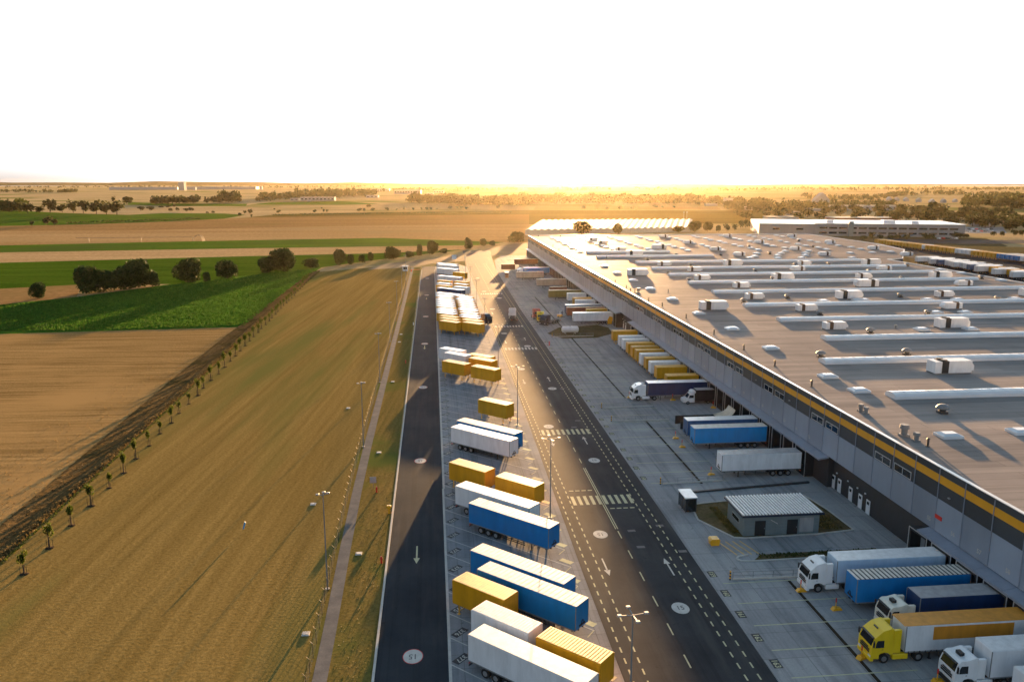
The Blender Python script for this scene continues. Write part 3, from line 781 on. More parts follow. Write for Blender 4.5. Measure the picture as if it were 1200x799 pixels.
# roof, parapet cap
a = WB(); slab(a, [(WX + .12, YN), (XR1 - .1, YN)] + [(x - .1, y - .1) for x, y in RIGHT_EDGE] + [(WX + .12, YF - .1)], 12.905, ROOFZ)
roof = a.build('roof', MT['roofing'], wh)
a = WB()
a.box(WX - .16, WX + .34, YN, YF + .12, 13.305, WTOP); a.box(WX + .34, XR2, YF - .25, YF + .12, 13.0, WTOP)
a.box(XR1 - .3, XR1 + .1, YN, YM - 3, 12.91, WTOP - .1)
for q0, q1 in zip(RIGHT_EDGE, RIGHT_EDGE[1:]): a.bar((q0[0], q0[1], 13.13), (q1[0], q1[1] - (.3 if q1[1] == YF else 0), 13.13), .4, .34)
a.build('parapet_cap', MT['aluminium'], wh)
# canopies over the docks
for y0, y1 in ((YN, DOOR1[0]), (DOOR1[1], DOOR2[0]), (DOOR2[1], YF - 2)):
    a = WB(); y = y0
    while y < y1 - .1:
        ye = min(y + 4.71, y1)
        a.add([(WX - .02, y, 5.12), (WX - 1.75, y, 4.86), (WX - 1.75, ye - .05, 4.86), (WX - .02, ye - .05, 5.12), (WX - .02, y, 4.85), (WX - 1.75, y, 4.60), (WX - 1.75, ye - .05, 4.60), (WX - .02, ye - .05, 4.85)],
              [(0, 1, 2, 3), (7, 6, 5, 4), (0, 4, 5, 1), (1, 5, 6, 2), (2, 6, 7, 3), (3, 7, 4, 0)]); y = ye
    a.build('canopy', MT['canopy'], wh)
# docks: shelter, frame, door
for i, y in enumerate(DOCK_Y):
    if y > 510: break
    a = WB(); a.box(WX - 1.5, WX - .002, y - 1.85, y - 1.5, .0, 4.45); a.box(WX - 1.5, WX - .002, y + 1.5, y + 1.85, .0, 4.45); a.box(WX - 1.5, WX - .002, y - 1.495, y + 1.495, 4.1, 4.45)
    a.box(WX - 1.45, WX - .002, y - 1.49, y + 1.49, .0, 1.05)
    sh = a.build('dock_shelter', MT['black'], wh)
    a = WB(); x = WX - 1.53
    a.box(x - .03, x + .02, y - 1.9, y - 1.78, .02, 4.5); a.box(x - .03, x + .02, y + 1.78, y + 1.9, .02, 4.5); a.box(x - .03, x + .02, y - 1.775, y + 1.775, 4.4, 4.5)
    a.build('dock_frame', MT['aluminium'], sh)
    a = WB(); a.box(WX - .06, WX - .003, y - 1.45, y + 1.45, 1.06, 4.05)
    for k in range(1, 5): a.box(WX - .075, WX - .061, y - 1.45, y + 1.45, 1.06 + k * .6 - .02, 1.06 + k * .6)
    a.build('dock_door', MT['grey'], sh)
# strip windows in pairs, panel lamps, numbers
for k in range(22):
    yc = 97.5 + 19.2 * k
    for dy in (-2.4, 2.4):
        a = WB(); y = yc + dy
        a.box(WX - .16, WX - .11, y - 1.95, y + 1.95, 9.5, 9.6); a.box(WX - .16, WX - .11, y - 1.95, y + 1.95, 10.5, 10.6)
        for yy in (-1.95, 1.85): a.box(WX - .16, WX - .11, y + yy, y + yy + .1, 9.605, 10.495)
        a.box(WX - .15, WX - .11, y - .05, y + .05, 9.605, 10.495)
        fr = a.build('window', MT['aluminium'], wh)
        b = WB(); b.box(WX - .13, WX - .105, y - 1.84, y + 1.84, 9.6, 10.5); b.build('pane', MT['glass'], fr)
for k in range(30):
    a = WB(); y = 70.5 + 14.7 * k; a.box(WX - .32, WX - .11, y - .18, y + .18, 10.2, 10.34); a.build('wall_lamp', MT['grey'], wh)
for i, y in enumerate(DOCK_Y):
    if y > 330: break
    t = text_obj('panel_number', str(61 - i if i < 7 else 62 - i if 62 - i > 9 else i), .75, MT['markwhite'], wh)
    t.rotation_euler = (math.pi / 2, 0, -math.pi / 2); t.location = (WX - .135 + OFS.x, y + .2 + OFS.y, 6.2)
for y in (115.2 - .9, 112.4, 109.0, 106.2, 104.0, 256, 253, 246, 243.5):
    a = WB(); a.box(WX + .82, WX + .895, y - .5, y + .5, .05, 2.2)
    d = a.build('door', MT['white'], wh)
    a = WB(); a.box(WX + .79, WX + .818, y - .28, y + .28, 1.5, 1.95); a.build('pane', MT['glass'], d)
    a = WB(); a.box(WX + .74, WX + .89, y + .8, y + 1.05, 2.75, 2.95); a.build('wall_lamp', MT['white'], wh)
a = WB(); p = at(1089, 600.5, 0); a.box(WX - .2, WX - .121, 86.2, 87.5, 6.85, 7.35); a.build('red_sign_board', MT['red'], wh)
# skylight strips
STRIP = []
ly = [(120.2, 74.7, 201), (145.5, 75.6, 203), (168, 87.2, 203), (192.5, 87.5, 203), (216.7, 88, 203), (244, 88.5, 196), (268.5, 88.5, 195.5), (292, 88.5, 195.5), (314, 88, 196), (338.5, 87.8, 190), (366, 76.2, 132), (389.5, 76, 118), (97, 88, 203), (73, 88, 203)]
for y, x0, x1 in ly:
    STRIP.append((y, x0, x1)); a = WB(); h = .95; w = 1.5
    prof = [(-w, 0), (-w, .45), (-w * .7, h * .85), (0, h), (w * .7, h * .85), (w, .45), (w, 0)]
    n = len(prof)
    vs = [(x0, y + p, ROOFZ + q) for p, q in prof] + [(x1, y + p, ROOFZ + q) for p, q in prof]
    a.add(vs, [tuple(range(n)), tuple(range(2 * n - 1, n - 1, -1))] + [(i + 1, i, n + i, n + i + 1) for i in range(n - 1)])
    x = x0
    while x < x1:
        a.bar((x, y - w * .72, ROOFZ + h * .86), (x, y, ROOFZ + h + .02), .08, .04); a.bar((x, y + w * .72, ROOFZ + h * .86), (x, y, ROOFZ + h + .02), .08, .04); x += 2.2
    a.build('skylight_strip', MT['skylight'], roof)
# small skylights
SKY = [(858, 384.5), (819, 366.5), (903, 407), (970, 440), (1006.6, 456.5), (1111.7, 509), (1195.7, 504.5), (742, 328), (762, 338), (787.6, 350), (723, 319.5), (708, 311.5), (1080, 385.2), (1137, 384.8), (1005, 351.2), (1087, 350.5), (1122, 350.5), (1189, 349.5), (1097, 365.5), (1131, 365.3), (965, 352.3), (1012, 351), (1120, 327), (1127, 319.5), (1102, 315.5), (1173, 328)]
sk = [at(x, y, ROOFZ + .3) for x, y in SKY]
for c in range(9):
    for r in range(10):
        x = 74 + c * 18.5 + (r % 2) * 1.2; y = 396 + r * 11.8
        sk.append(Vector((x, y, 0)))
for x, y in ((158, 352.5), (169.5, 353), (146, 355.5), (193, 351), (164, 366), (151, 362), (177, 365), (205, 375), (158, 377), (170.4, 377), (183, 377), (217, 376), (190, 388), (177.5, 388), (229, 380)): sk.append(Vector((x, y, 0)))
sk.sort(key=lambda p: p.y)
rest = WB()
for i, p in enumerate(sk):
    a = WB() if i < 100 else rest
    a.box(p.x - 1.5, p.x + 1.5, p.y - 1.2, p.y + 1.2, ROOFZ, ROOFZ + .36); a.add([(p.x - 1.42, p.y - 1.12, ROOFZ + .362), (p.x + 1.42, p.y - 1.12, ROOFZ + .362), (p.x + 1.42, p.y + 1.12, ROOFZ + .362), (p.x - 1.42, p.y + 1.12, ROOFZ + .362), (p.x - .9, p.y - .6, ROOFZ + .62), (p.x + .9, p.y - .6, ROOFZ + .62), (p.x + .9, p.y + .6, ROOFZ + .62), (p.x - .9, p.y + .6, ROOFZ + .62)],
          [(4, 5, 6, 7), (0, 1, 5, 4), (1, 2, 6, 5), (2, 3, 7, 6), (3, 0, 4, 7)])
    if i < 100: a.build('skylight', MT['skylight'], roof)
rest.build('skylights', MT['skylight'], roof)['kind'] = 'stuff'
# seams and small debris on the membrane are part of the material; pipes and units stand on it
def make_ac(kind):
    def f():
        root = thing('rooftop_air_unit', 'x', 'air unit')
        big = kind == 'big'
        L = 3.6 if big else 2.5; H = 2.5 if big else 1.9; W = 1.35 if big else 1.1
        a = MB(); a.bbox(-L * .25, L, -W, W, .25, H, .03); a.build('casing', MT['white'], root)
        a = MB(); a.box(-L * .62, -L * .255, -W + .03, W - .03, .25, H - .04); a.build('coil_grille', MT['coil' if not big else 'black'], root)
        for k in (-1, 1):
            a = MB(); a.cyl((-L * .44, k * W * .5, H - .04), (-L * .44, k * W * .5, H + .16), W * .42, n=14); a.build('fan', MT['black'], root)
        a = MB(); a.bbox(-L, -L * .63, -W, W, .25, H * .96, .03); a.build('end_box', MT['white'], root)
        a = MB()
        for s in (-1, 1): a.box(-L, L, s * W * .8 - .08, s * W * .8 + .08, 0, .245)
        a.build('base_rail', MT['chrome'], root)
        a = MB(); a.prism([(L + .004, .6), (L + .004, H * .9), (L + .6, H * .62), (L + .6, .6)], -W * .8, W * .8); a.build('intake_hood', MT['white'], root)
        return root
    return f
AC = [(820, 850, 363, 'big'), (933, 955, 364.5, 's'), (965, 989, 386, 's'), (980.5, 1007, 350, 'big'), (1087.7, 1135, 436.6, 'big'), (1096, 1132, 384, 'big'), (1103, 1126.6, 362, 'f'), (1096, 1115, 348, 's'),
      (1120, 1138.6, 335, 'f'), (1089, 1113, 326, 'big'), (1003, 1027.5, 336, 'fb'), (1002.5, 1020, 326.5, 's'), (1029, 1043.7, 317, 'f'), (1009, 1031, 310.3, 'big'), (1016, 1031, 292.5, 'f'), (1053, 1072, 300, 'f'),
      (1196, 1222, 347, 'big'), (874.4, 892, 350.7, 's'), (860, 876, 337.5, 's'), (904.5, 928, 328.3, 'big'), (928, 942, 317.5, 'f'), (936, 947, 311, 's'), (848, 868, 311.3, 'big'), (958, 974, 299.8, 'f'), (966.5, 979, 285.3, 'f'),
      (925, 939.5, 293.3, 'f'), (922, 934, 278, 'f'), (883, 897, 285.2, 'f'), (859, 874, 300.2, 'f'), (846, 859, 277.8, 'f'), (772.6, 782, 278.5, 'f'), (800, 812.6, 285.7, 'f'), (831, 846, 293.8, 'f'), (762.5, 782.6, 292, 'fb'),
      (735, 750.7, 299.5, 'big'), (720, 734, 293.8, 's'), (772.6, 783, 311.8, 's'), (807.6, 819, 318.3, 's'), (815, 829.5, 328.3, 's'), (736, 757, 322.8, 'big'), (700, 712, 285.5, 's'), (689, 700, 281.8, 's')]
acs = []
for x0, x1, y, k in AC:
    p0, p1 = at(x0, y, ROOFZ), at(x1, y, ROOFZ); acs.append([(p0 + p1) / 2, k, (p1 - p0).length])
nst = sorted(STRIP)
rows = {}
for p, k, L in acs:
    i = min(range(len(nst)), key=lambda j: abs(nst[j][0] - p.y)) if p.y < 400 else 99 + int((p.y - 400) / 40)
    rows.setdefault(i, []).append((p, k, L))
for i, lst in rows.items():
    lst.sort(key=lambda t: t[0].x)
    for j, (p, k, L) in enumerate(lst):
        big = k in ('big', 'fb'); flip = k in ('f', 'fb')
        look = ('large ' if big else 'small ') + 'roof air unit, grille ' + ('right' if flip else 'left')
        where = f", {ordn(j + 1)} from roof edge by {ordn(i - 1)} skylight strip" if i < 99 else f", {ordn(j + 1)} from roof edge in {ordn(i - 98)} far row"
        o = place('ac' + ('b' if big else 's'), make_ac('big' if big else 'small'), (p.x, p.y, ROOFZ + .002), math.pi if flip else 0, look + where, 'air units on the warehouse roof')
DM = [(871.7, 355), (923, 350), (961, 369.5), (961.7, 419), (1062.5, 416), (1104, 484), (1020, 391), (1087.5, 369), (1055, 348.5), (1169, 352), (1057, 328), (1150, 327), (1018.7, 319.5), (1063, 312), (885.4, 318.7), (971.4, 311), (932, 311.8), (783, 321), (807.6, 330.3), (809.5, 312), (792.6, 300), (759, 305), (844.5, 299.5), (905.7, 328.6), (878, 290), (902, 298), (953, 290), (936, 283)]
def make_dome():
    root = thing('roof_fan', 'x', 'roof fan')
    a = MB(); a.box(-.6, .6, -.6, .6, 0, .35); a.cyl((0, 0, .352), (0, 0, .75), .5, n=14); a.build('base', MT['darkmetal'], root)
    b = MB(); n = 14
    prof = [(.95, .78), (.98, .95), (.8, 1.22), (.42, 1.42), (.0, 1.48)]
    for (r0, z0), (r1, z1) in zip(prof, prof[1:]): b.cyl((0, 0, z0), (0, 0, z1), r0, max(r1, .01), n, cap=False)
    b.cyl((0, 0, .77), (0, 0, .78), .5, .95, n, cap=False)
    b.build('cowl', MT['chrome'], root, True)
    return root
dm = sorted([at(x, y, ROOFZ) for x, y in DM], key=lambda p: (round(p.y / 24), p.x))
for i, p in enumerate(dm):
    r = [q for q in dm if round(q.y / 24) == round(p.y / 24)]; j = r.index(p) + 1
    place('dome', make_dome, (p.x, p.y, ROOFZ + .002), 0, f"round cowled roof fan, {ordn(j)} from the roof edge in {ordn(sorted(set(round(q.y / 24) for q in dm)).index(round(p.y / 24)) + 1)} row", 'cowled fans on the warehouse roof', 1.0)
PIPE = [(804, 373), (836.7, 392), (871.7, 410), (908, 429), (951, 453), (721, 331), (734, 338), (739, 341), (744, 342.5), (760, 353), (776, 359), (783, 343), (1087, 523), (700, 326), (648, 289), (657, 277.5), (631, 277.5), (668, 286), (711, 303), (655, 294), (686, 278)]
def make_pipe():
    root = thing('vent_pipe', 'x', 'vent pipe')
    a = MB(); a.cyl((0, 0, 0), (0, 0, 1.0), .16, n=8); a.cyl((0, 0, 0), (0, 0, .08), .3, n=8); a.build('stack', MT['darkmetal'], root)
    a = MB(); a.cyl((0, 0, 1.05), (0, 0, 1.22), .26, .1, n=8); a.build('cap', MT['darkmetal'], root)
    return root
for i, p in enumerate(sorted([at(x, y, ROOFZ) for x, y in PIPE], key=lambda p: p.y)):
    place('pipe', make_pipe, (p.x, p.y, ROOFZ + .002), 0, f"thin dark vent pipe near the roof edge, {ordn(i + 1)} of its line from the near end", 'dark vent pipes on the warehouse roof')
def make_stack():
    root = thing('exhaust_vent', 'x', 'exhaust vent')
    a = MB(); a.box(-.5, .5, -.5, .5, 0, .3); a.cyl((0, 0, .302), (0, 0, 1.0), .38, n=12); a.build('base', MT['chrome'], root)
    a = MB(); a.cyl((0, 0, 1.02), (0, 0, 1.5), .58, .5, n=12); a.build('hood', MT['chrome'], root)
    return root
for (x, y, s, l) in ((1008.5, 482, .8, 'left one of a pair of small steel vents near the roof edge'), (1014.5, 485, .75, 'right one of a pair of small steel vents near the roof edge'), (1059, 511, 1.15, 'larger steel exhaust vent beside a small one close to the roof edge'), (1073.5, 517, .85, 'small steel vent close to the larger exhaust vent at the roof edge'), (748, 343.5, 1.1, 'steel exhaust vent among dark vent pipes on the far roof'), (1049.5, 385, .6, 'small steel vent between two white air units on the roof')):
    p = at(x, y, ROOFZ); place('stack', make_stack, (p.x, p.y, ROOFZ + .002), 0, l, None, s)
# ------------------------------------------------------------------ parking lot: trailers and swap containers standing in the angled bays
KINDS = {
    'Y': ('swapY', make_swap('yellow', 'yellowroof'), 3.7, 'yellow container on legs'),
    'y': ('swapYw', make_swap('yellow', 'whiteroof'), 3.7, 'yellow container with pale roof'),
    'W': ('swapW', make_swap('white', 'whiteroof'), 3.7, 'white container on legs'),
    'B': ('trB', make_trailer('blue', 'creamroof', .62), 6.8, 'blue tarpaulin trailer with cream roof'),
    'T': ('trW', make_trailer('white', 'whiteroof', .6, 0), 6.8, 'white box trailer'),
    'S': ('trS', make_trailer('steelblue', 'whiteroof', .62), 6.8, 'grey blue trailer with white roof'),
    'D': ('trN', make_trailer('navy', 'whiteroof', .62), 6.8, 'navy blue trailer with white roof')}
def bay_put(k, x, y, label, group=None):
    """x, y: plan position of the left rear top corner"""
    key, bld, half, _ = KINDS[k]
    p = Vector((x, y, 0)) + U * half + V * 1.27
    return place(key, bld, (p.x, p.y, .055), UANG, label, group)
G1 = 'trailers and containers parked in the angled bays'
for k, x, y, lab in (
    ('T', 2.74, 71.67, 'white box trailer nearest in the angled bays, at the photo bottom edge'),
    ('Y', 9.41, 70.55, 'yellow ribbed roof container nearest in the lot, behind the nearest white trailer'),
    ('W', 3.3, 76.29, 'white ribbed roof container left of the nearest yellow container'),
    ('B', 4.42, 85.01, 'blue trailer with cream roof between two yellow containers, nearest of the blues'),
    ('Y', 1.51, 82.87, 'yellow container on yellow legs beside the left road, in front of two blue trailers'),
    ('B', 3.87, 89.86, 'blue cream roofed trailer, middle one of the three nearest blue trailers'),
    ('B', 4.33, 104.33, 'blue cream roofed trailer in front of a white trailer, empty bay before it'),
    ('T', 2.63, 111.07, 'white box trailer between blue trailer and two yellow containers'),
    ('Y', 1.97, 121.13, 'yellow container on legs beside the road, left one of a pair end to end'),
    ('Y', 8.81, 114.27, 'yellow container, right one of a pair end to end behind white trailer'),
    ('T', 2.69, 139.74, 'white box trailer standing in front of a blue one, mid lot'),
    ('B', 3.9, 143.53, 'blue trailer with pale roof almost hidden behind a white trailer, mid lot'),
    ('Y', 8.74, 157.9, 'single yellow container on legs with empty bays all around'),
    ('Y', 8.74, 188.11, 'front right yellow container in the small group of six mid lot'),
    ('Y', 1.85, 194.56, 'front left yellow container in the small group of six mid lot'),
    ('Y', 8.62, 197.33, 'second yellow container in the right column of the small mid lot group'),
    ('Y', 8.44, 201.82, 'third yellow container in the right column of the small mid lot group'),
    ('W', 2.49, 204.25, 'front white container in the small mid lot group'),
    ('W', 1.38, 210.09, 'rear white container in the small mid lot group')): bay_put(k, x, y, lab, G1)
LEFT = 'YYYyWWyWWWWyW'; RIGHT = 'YYyWyyWyyyyWy'
NM = {'Y': 'yellow container', 'y': 'pale roofed yellow container', 'W': 'white container'}
G2 = 'containers packed at the far end of the lot'
for i, k in enumerate(LEFT): bay_put(k, 1.5 + (.2 if i < 3 else -.5), 253.3 + PIT * i + (0 if i < 3 else 1.2), f"{NM[k]}, {ordn(i + 1)} from the front, left column of the packed far end", G2)
for i, k in enumerate(RIGHT): bay_put(k, 8.9 + (.1 if i < 2 else -.3), 249.8 + PIT * i + (0 if i < 2 else .6), f"{NM[k]}, {ordn(i + 1)} from the front, right column of the packed far end", G2)
for (k, x, y, lab) in (('D', 1.6, 334, 'navy trailer with white roof behind a white articulated truck in the lot'),
    ('Y', 1.2, 343, 'yellow container behind the navy trailer, left column of the far lot'), ('W', 8.5, 338, 'white container behind the navy trailer, right column of the far lot'),
    ('W', 1.6, 351, 'white container behind a yellow one, left column of the far lot'), ('y', 8.8, 347, 'yellow pale roofed container, right column of the far lot, behind white one'),
    ('Y', 1.8, 360, 'yellow container in front of white trailer in the far left column'), ('Y', 9.2, 356, 'yellow container in front of white trailer in the far right column'),
    ('T', 2.2, 378, 'white trailer with a yellow container behind its front end, far lot'), ('Y', 9.8, 392, 'yellow container at the road side near the far end of the lot'),
    ('T', 2.0, 412, 'second white trailer from the far end of the lot'), ('T', 2.2, 430, 'white trailer at the very far end of the lot'), ('S', 2.2, 437, 'grey blue trailer with white roof at the lot end behind white trailer')):
    bay_put(k, x, y, lab, 'trailers and containers at the far end of the lot')
p = Vector((.9, 319, 0)) + U * 6.8 + V * 1.27
place('trkWW', make_truck('cabwhite', 'white', 'whiteroof', .6, 0), (p.x, p.y, .055), UANG, 'white articulated truck parked among containers with its cab towards the road')
p = at(569, 380); place('tracN', make_tractor('cabdark'), (p.x - .6, p.y + 1.2, .055), UANG, 'dark blue tractor unit parked at the front of the packed yellow containers')
# ------------------------------------------------------------------ loading docks: back to the wall
def dock(key, bld, xfront, y, lab, half=6.8, cabl=0, group='trailers and containers at the loading docks'):
    return place(key, bld, (xfront + cabl + half, y, .052), math.pi, lab, group)
BK = 53.45
def wdock(k, y, lab, x=46.75, **kw):
    key, bld, half, _ = KINDS[k]; return dock(key, bld, x, y, lab, half, **kw)
wdock('W', 60.2, 'white container at the loading dock in the photo bottom right corner', 52.9)
dock('trkMB', make_truck('cabwhite', 'white', 'whiteroof', .34, .02, bumper='black', tall=False), 48.9, 65.0, 'white truck with black bumper and white ribbed trailer at the nearest dock', cabl=3.55)
dock('trkY', make_truck('cabyellow', 'white', 'orangeroof', 1.2, .015, banner='orange'), 43.3, 69.9, 'yellow truck with white and orange trailer backed to a loading dock', cabl=3.55)
dock('trkC', make_truck('cabcream', 'navy', 'grey', .6, .0, tall=False), 48.0, 75.0, 'cream truck with navy trailer docked between yellow truck and blue trailer', cabl=3.55)
dock('trBs', make_trailer('blue', 'creamroof', .55, .03, under='darkmetal'), 46.9, 79.5, 'blue trailer with striped pale roof docked between two trucks')
dock('trkM', make_truck('cabwhite', 'paleblue', 'whiteroof', .6, 0), 43.4, 84.1, 'white truck with long white trailer docked beside the striped blue trailer', cabl=3.55)
dock('trWc', make_trailer('white', 'grey', .6, 0, banner=None, cat='trailer', frame='darkmetal'), 46.6, 121.3, 'white trailer with grey roof alone at a dock near the doors')
dock('trSky', make_trailer('skyblue', 'creamroof', .9, .01), 46.7, 135.5, 'bright blue trailer at a dock beside a grey blue one')
wdock('S', 140.3, 'grey blue trailer with white roof docked behind bright blue one', 46.9)
dock('van', make_box_van, 53.0, 164.6, 'small white van with dark cargo box at the dock', 3.6)
PROTO['van'].location = (57.4, 164.6, .052)
dock('trkN', make_truck('cabwhite', 'navy', 'whiteroof', .6, 0), 43.5, 168.6, 'white truck with navy trailer docked next to a small van', cabl=3.55)
seq = [('Y', 174.8), ('Y', 183.4), ('W', 188.7), ('Y', 193.2), ('W', 197.9), ('Y', 202.8), ('Y', 207.3), ('Y', 212.2), ('W', 217.4), ('W', 222.1), ('Y', 230.6)]
for i, (k, y) in enumerate(seq):
    wdock(k, y, f"{'yellow' if k == 'Y' else 'white'} container at the docks, {ordn(i + 1)} beyond the navy trailer truck", 53.3)
wdock('T', 264.6, 'white trailer docked beside the grass island with white tank', 47.3)
dock('trR', make_trailer('redbrown', 'tan', .6, 0), 47.1, 276.6, 'red brown trailer docked behind a white one beyond the grass island')
wdock('Y', 271.9, 'yellow container docked in front of the red brown trailer', 53.3)
wdock('D', 282.2, 'white roofed navy trailer docked beside the red brown trailer', 47.6)
wdock('W', 293.9, 'white container docked between navy trailer and a yellow container', 53.4)
wdock('Y', 299.5, 'yellow container docked between two white ones before the olive trailer', 53.4)
wdock('W', 312.4, 'tall white container docked just before the olive trailer', 53.4)
dock('trO', make_trailer('olive', 'tan', .6, 0), 47.1, 321.6, 'olive trailer docked in the far part of the row')
dock('trBr', make_swap('brown', 'tan'), 49.1, 332.5, 'low brown container docked behind the olive trailer', 3.7)
dock('trTan', make_trailer('tan', 'beige', .6, 0), 47.0, 359, 'tan trailer docked alone beyond the olive one')
dock('trBei', make_trailer('beige', 'beige', .6, 0), 41.0, 389.6, 'beige trailer standing in front of a blue and white truck, far docks')
dock('trkBl', make_truck('cabwhite', 'blue', 'whiteroof', .6, 0), 43.2, 408.9, 'white truck with blue trailer docked far along the row', cabl=3.55)
dock('trBr2', make_trailer('brown', 'tan', .6, 0), 46.7, 455, 'brown trailer with pale roof at the farthest visible dock')
place('cBr', make_swap('brown', 'beige', False), (40.9, 431.5, -.3), math.pi, 'small dark brown container standing free in the far yard')
# vehicles on the move or waiting
place('skel', make_skeleton_truck('cabwhite'), (27.9, 275.6, .06), math.pi / 2, 'empty container truck driving away along the main road')
place('tracR', make_tractor('cabred'), (36.2, 277.2, .055), -math.pi / 2 + .1, 'red and white tractor unit waiting in the yard')
place('tracY', make_tractor('cabyellow'), (36.9, 270.6, .055), -math.pi / 2 - .1, 'yellow tractor unit waiting between a red and a dark one')
place('skel2', make_skeleton_truck('cabdark'), (39.6, 265.5, .055), -math.pi / 2 - .75, 'dark cab truck with empty chassis turning in the yard')
# tank on the grass island
def make_tank():
    root = thing('storage_tank', 'x', 'tank')
    a = MB(); a.cyl((-2.4, 0, 1.35), (2.4, 0, 1.35), 1.0, n=20); a.cyl((-2.7, 0, 1.35), (-2.4, 0, 1.35), .6, 1.0, 20); a.cyl((2.4, 0, 1.35), (2.7, 0, 1.35), 1.0, .6, 20); a.build('tank_body', MT['white'], root, False)
    for x in (-1.6, 1.6):
        a = MB(); a.box(x - .15, x + .15, -.8, .8, 0, .6); a.build('saddle', MT['kerb'], root)
    a = MB(); a.cyl((0, 0, 2.34), (0, 0, 2.6), .3, n=12); a.build('manhole', MT['grey'], root)
    return root
p = at(668, 391); place('tank', make_tank, (p.x, p.y, .09), 0, 'white cylindrical tank on the grass island between the docks')
# gas kiosk / technical building
tb = thing('technical_building', 'small grey green metal building with ribbed pale roof on grass island', 'building', (47.2, 101.5, .05))
MT['teal'] = paint('pale_teal_wall', (.19, .235, .25), .45, metal=.1, dirt=.2, dscale=.3)
a = MB()
for k in range(6): a.box(-5.4, 5.4, -3.0, 3.0, .0 + k * .48, .46 + k * .48)
a.build('wall', MT['teal'], tb)
a = MB(); a.box(-5.35, 5.35, -2.95, 2.95, 0, 2.9); a.build('core_wall', MT['teal'], tb)
a = MB(); a.box(-5.85, 5.85, -3.5, 3.5, 2.92, 3.2); a.build('fascia', MT['cabdark'], tb)
a = MB(); a.box(-5.8, 5.8, -3.45, 3.45, 3.19, 3.203); a.build('rib_shade_deck', MT['darkmetal'], tb)  # dark deck colour paints in the shade between the pale roof ribs
a = MB(); x = -5.7
while x < 5.6: a.add([(x, -3.4, 3.205), (x + .08, -3.4, 3.36), (x + .2, -3.4, 3.36), (x + .28, -3.4, 3.205), (x, 3.4, 3.205), (x + .08, 3.4, 3.36), (x + .2, 3.4, 3.36), (x + .28, 3.4, 3.205)], [(0, 1, 5, 4), (1, 2, 6, 5), (2, 3, 7, 6), (3, 2, 1, 0), (4, 5, 6, 7)]); x += .46
a.build('roof', MT['whiteroof'], tb)
for x0, x1 in ((-3.8, -2.3), (.8, 2.3)):
    a = MB(); a.box(x0, x1, -3.05, -3.004, .02, 2.2); d = a.build('door', MT['black'], tb)
    a = MB(); a.box(x1 - .2, x1 - .1, -3.1, -3.055, 1.0, 1.2); a.build('handle', MT['chrome'], d)
a = MB(); a.box(2.6, 4.6, -3.03, -3.004, .3, 2.4); a.build('louvre', MT['grey'], tb)
a = MB(); a.box(-5.43, -5.404, -1.4, 1.2, 1.2, 1.9); w = a.build('window', MT['aluminium'], tb); a = MB(); a.box(-5.45, -5.435, -1.3, 1.1, 1.28, 1.82); a.build('pane', MT['glass'], w)
a = MB(); a.bar((-1.6, -3.1, 2.3), (-.6, -3.1, 1.7), .06, .06); a.build('roof_drain', MT['white'], tb)
# smoking shelter by the road
sh = thing('smoking_shelter', 'dark glazed shelter with pale roof at the road edge near the grass island', 'shelter', (37.15, 108.6, .05))
a = MB(); a.box(-.95, .95, -1.75, 1.75, 2.25, 2.4); a.build('roof', MT['whiteroof'], sh)
a = MB()
for x in (-.8, .8):
    for y in (-1.6, 0, 1.6): a.box(x - .05, x + .05, y - .05, y + .05, 0, 2.245)
a.build('frame', MT['darkmetal'], sh)
for b in ((-.82, -.78, -1.54, -.06), (-.82, -.78, .06, 1.54), (.78, .82, -1.54, -.06), (.78, .82, .06, 1.54)):
    a = MB(); a.box(*b, .15, 2.2); a.build('glass_panel', MT['glass'], sh)
a = MB(); a.box(-.74, .74, -1.62, -1.58, .15, 2.2); a.build('glass_panel', MT['glass'], sh)
a = MB(); a.box(-.3, .1, -1.2, 1.2, .42, .48); a.build('bench', MT['brown'], sh)
# grit bin, low retaining walls, ramp
gb = thing('grit_bin', 'yellow grit bin on the pavement beside the hatched marking', 'grit bin', (37.0, 96.6, .05))
a = MB(); a.prism([(-.55, 0), (.55, 0), (.65, .7), (-.65, .7)], -.5, .5); a.build('body', MT['orangepl'], gb)
a = MB(); a.prism([(-.7, .704), (.7, .704), (.5, .95), (-.5, .95)], -.55, .55); a.build('lid', MT['orangepl'], gb)
def low_wall(p0, p1, h, w, lab, mat='grey'):
    a = MB(); a.bar((p0[0], p0[1], h / 2 + .05), (p1[0], p1[1], h / 2 + .05), w, h)
    a.bar((p0[0], p0[1], h + .09), (p1[0], p1[1], h + .09), w + .1, .07)
    tag(a.build('low_wall', MT[mat]), lab, 'wall')
low_wall((39.5, 114.4), (60, 116.6), .2, .3, 'low dark wall along the near side of the ramp lane by the white trailer', 'darkmetal')
rm = thing('dock_ramp', 'dark sided ramp rising to the dock beside the grey blue trailer', 'ramp', (54, 148.3, .05))
a = MB(); a.add([(-6, -1.6, 0), (6, -1.6, 0), (6, -1.6, 1.15), (-6, 1.6, 0), (6, 1.6, 0), (6, 1.6, 1.15)], [(0, 1, 2), (5, 4, 3), (0, 2, 5, 3), (1, 4, 5, 2), (0, 3, 4, 1)]); a.build('slope', MT['concrete'], rm)
for s in (-1, 1):
    a = MB(); y0, y1 = sorted((s * 1.65, s * 1.85)); a.box(-6, 6, y0, y1, 0, 1.7); a.build('side_wall', MT['black'], rm)
a = MB()
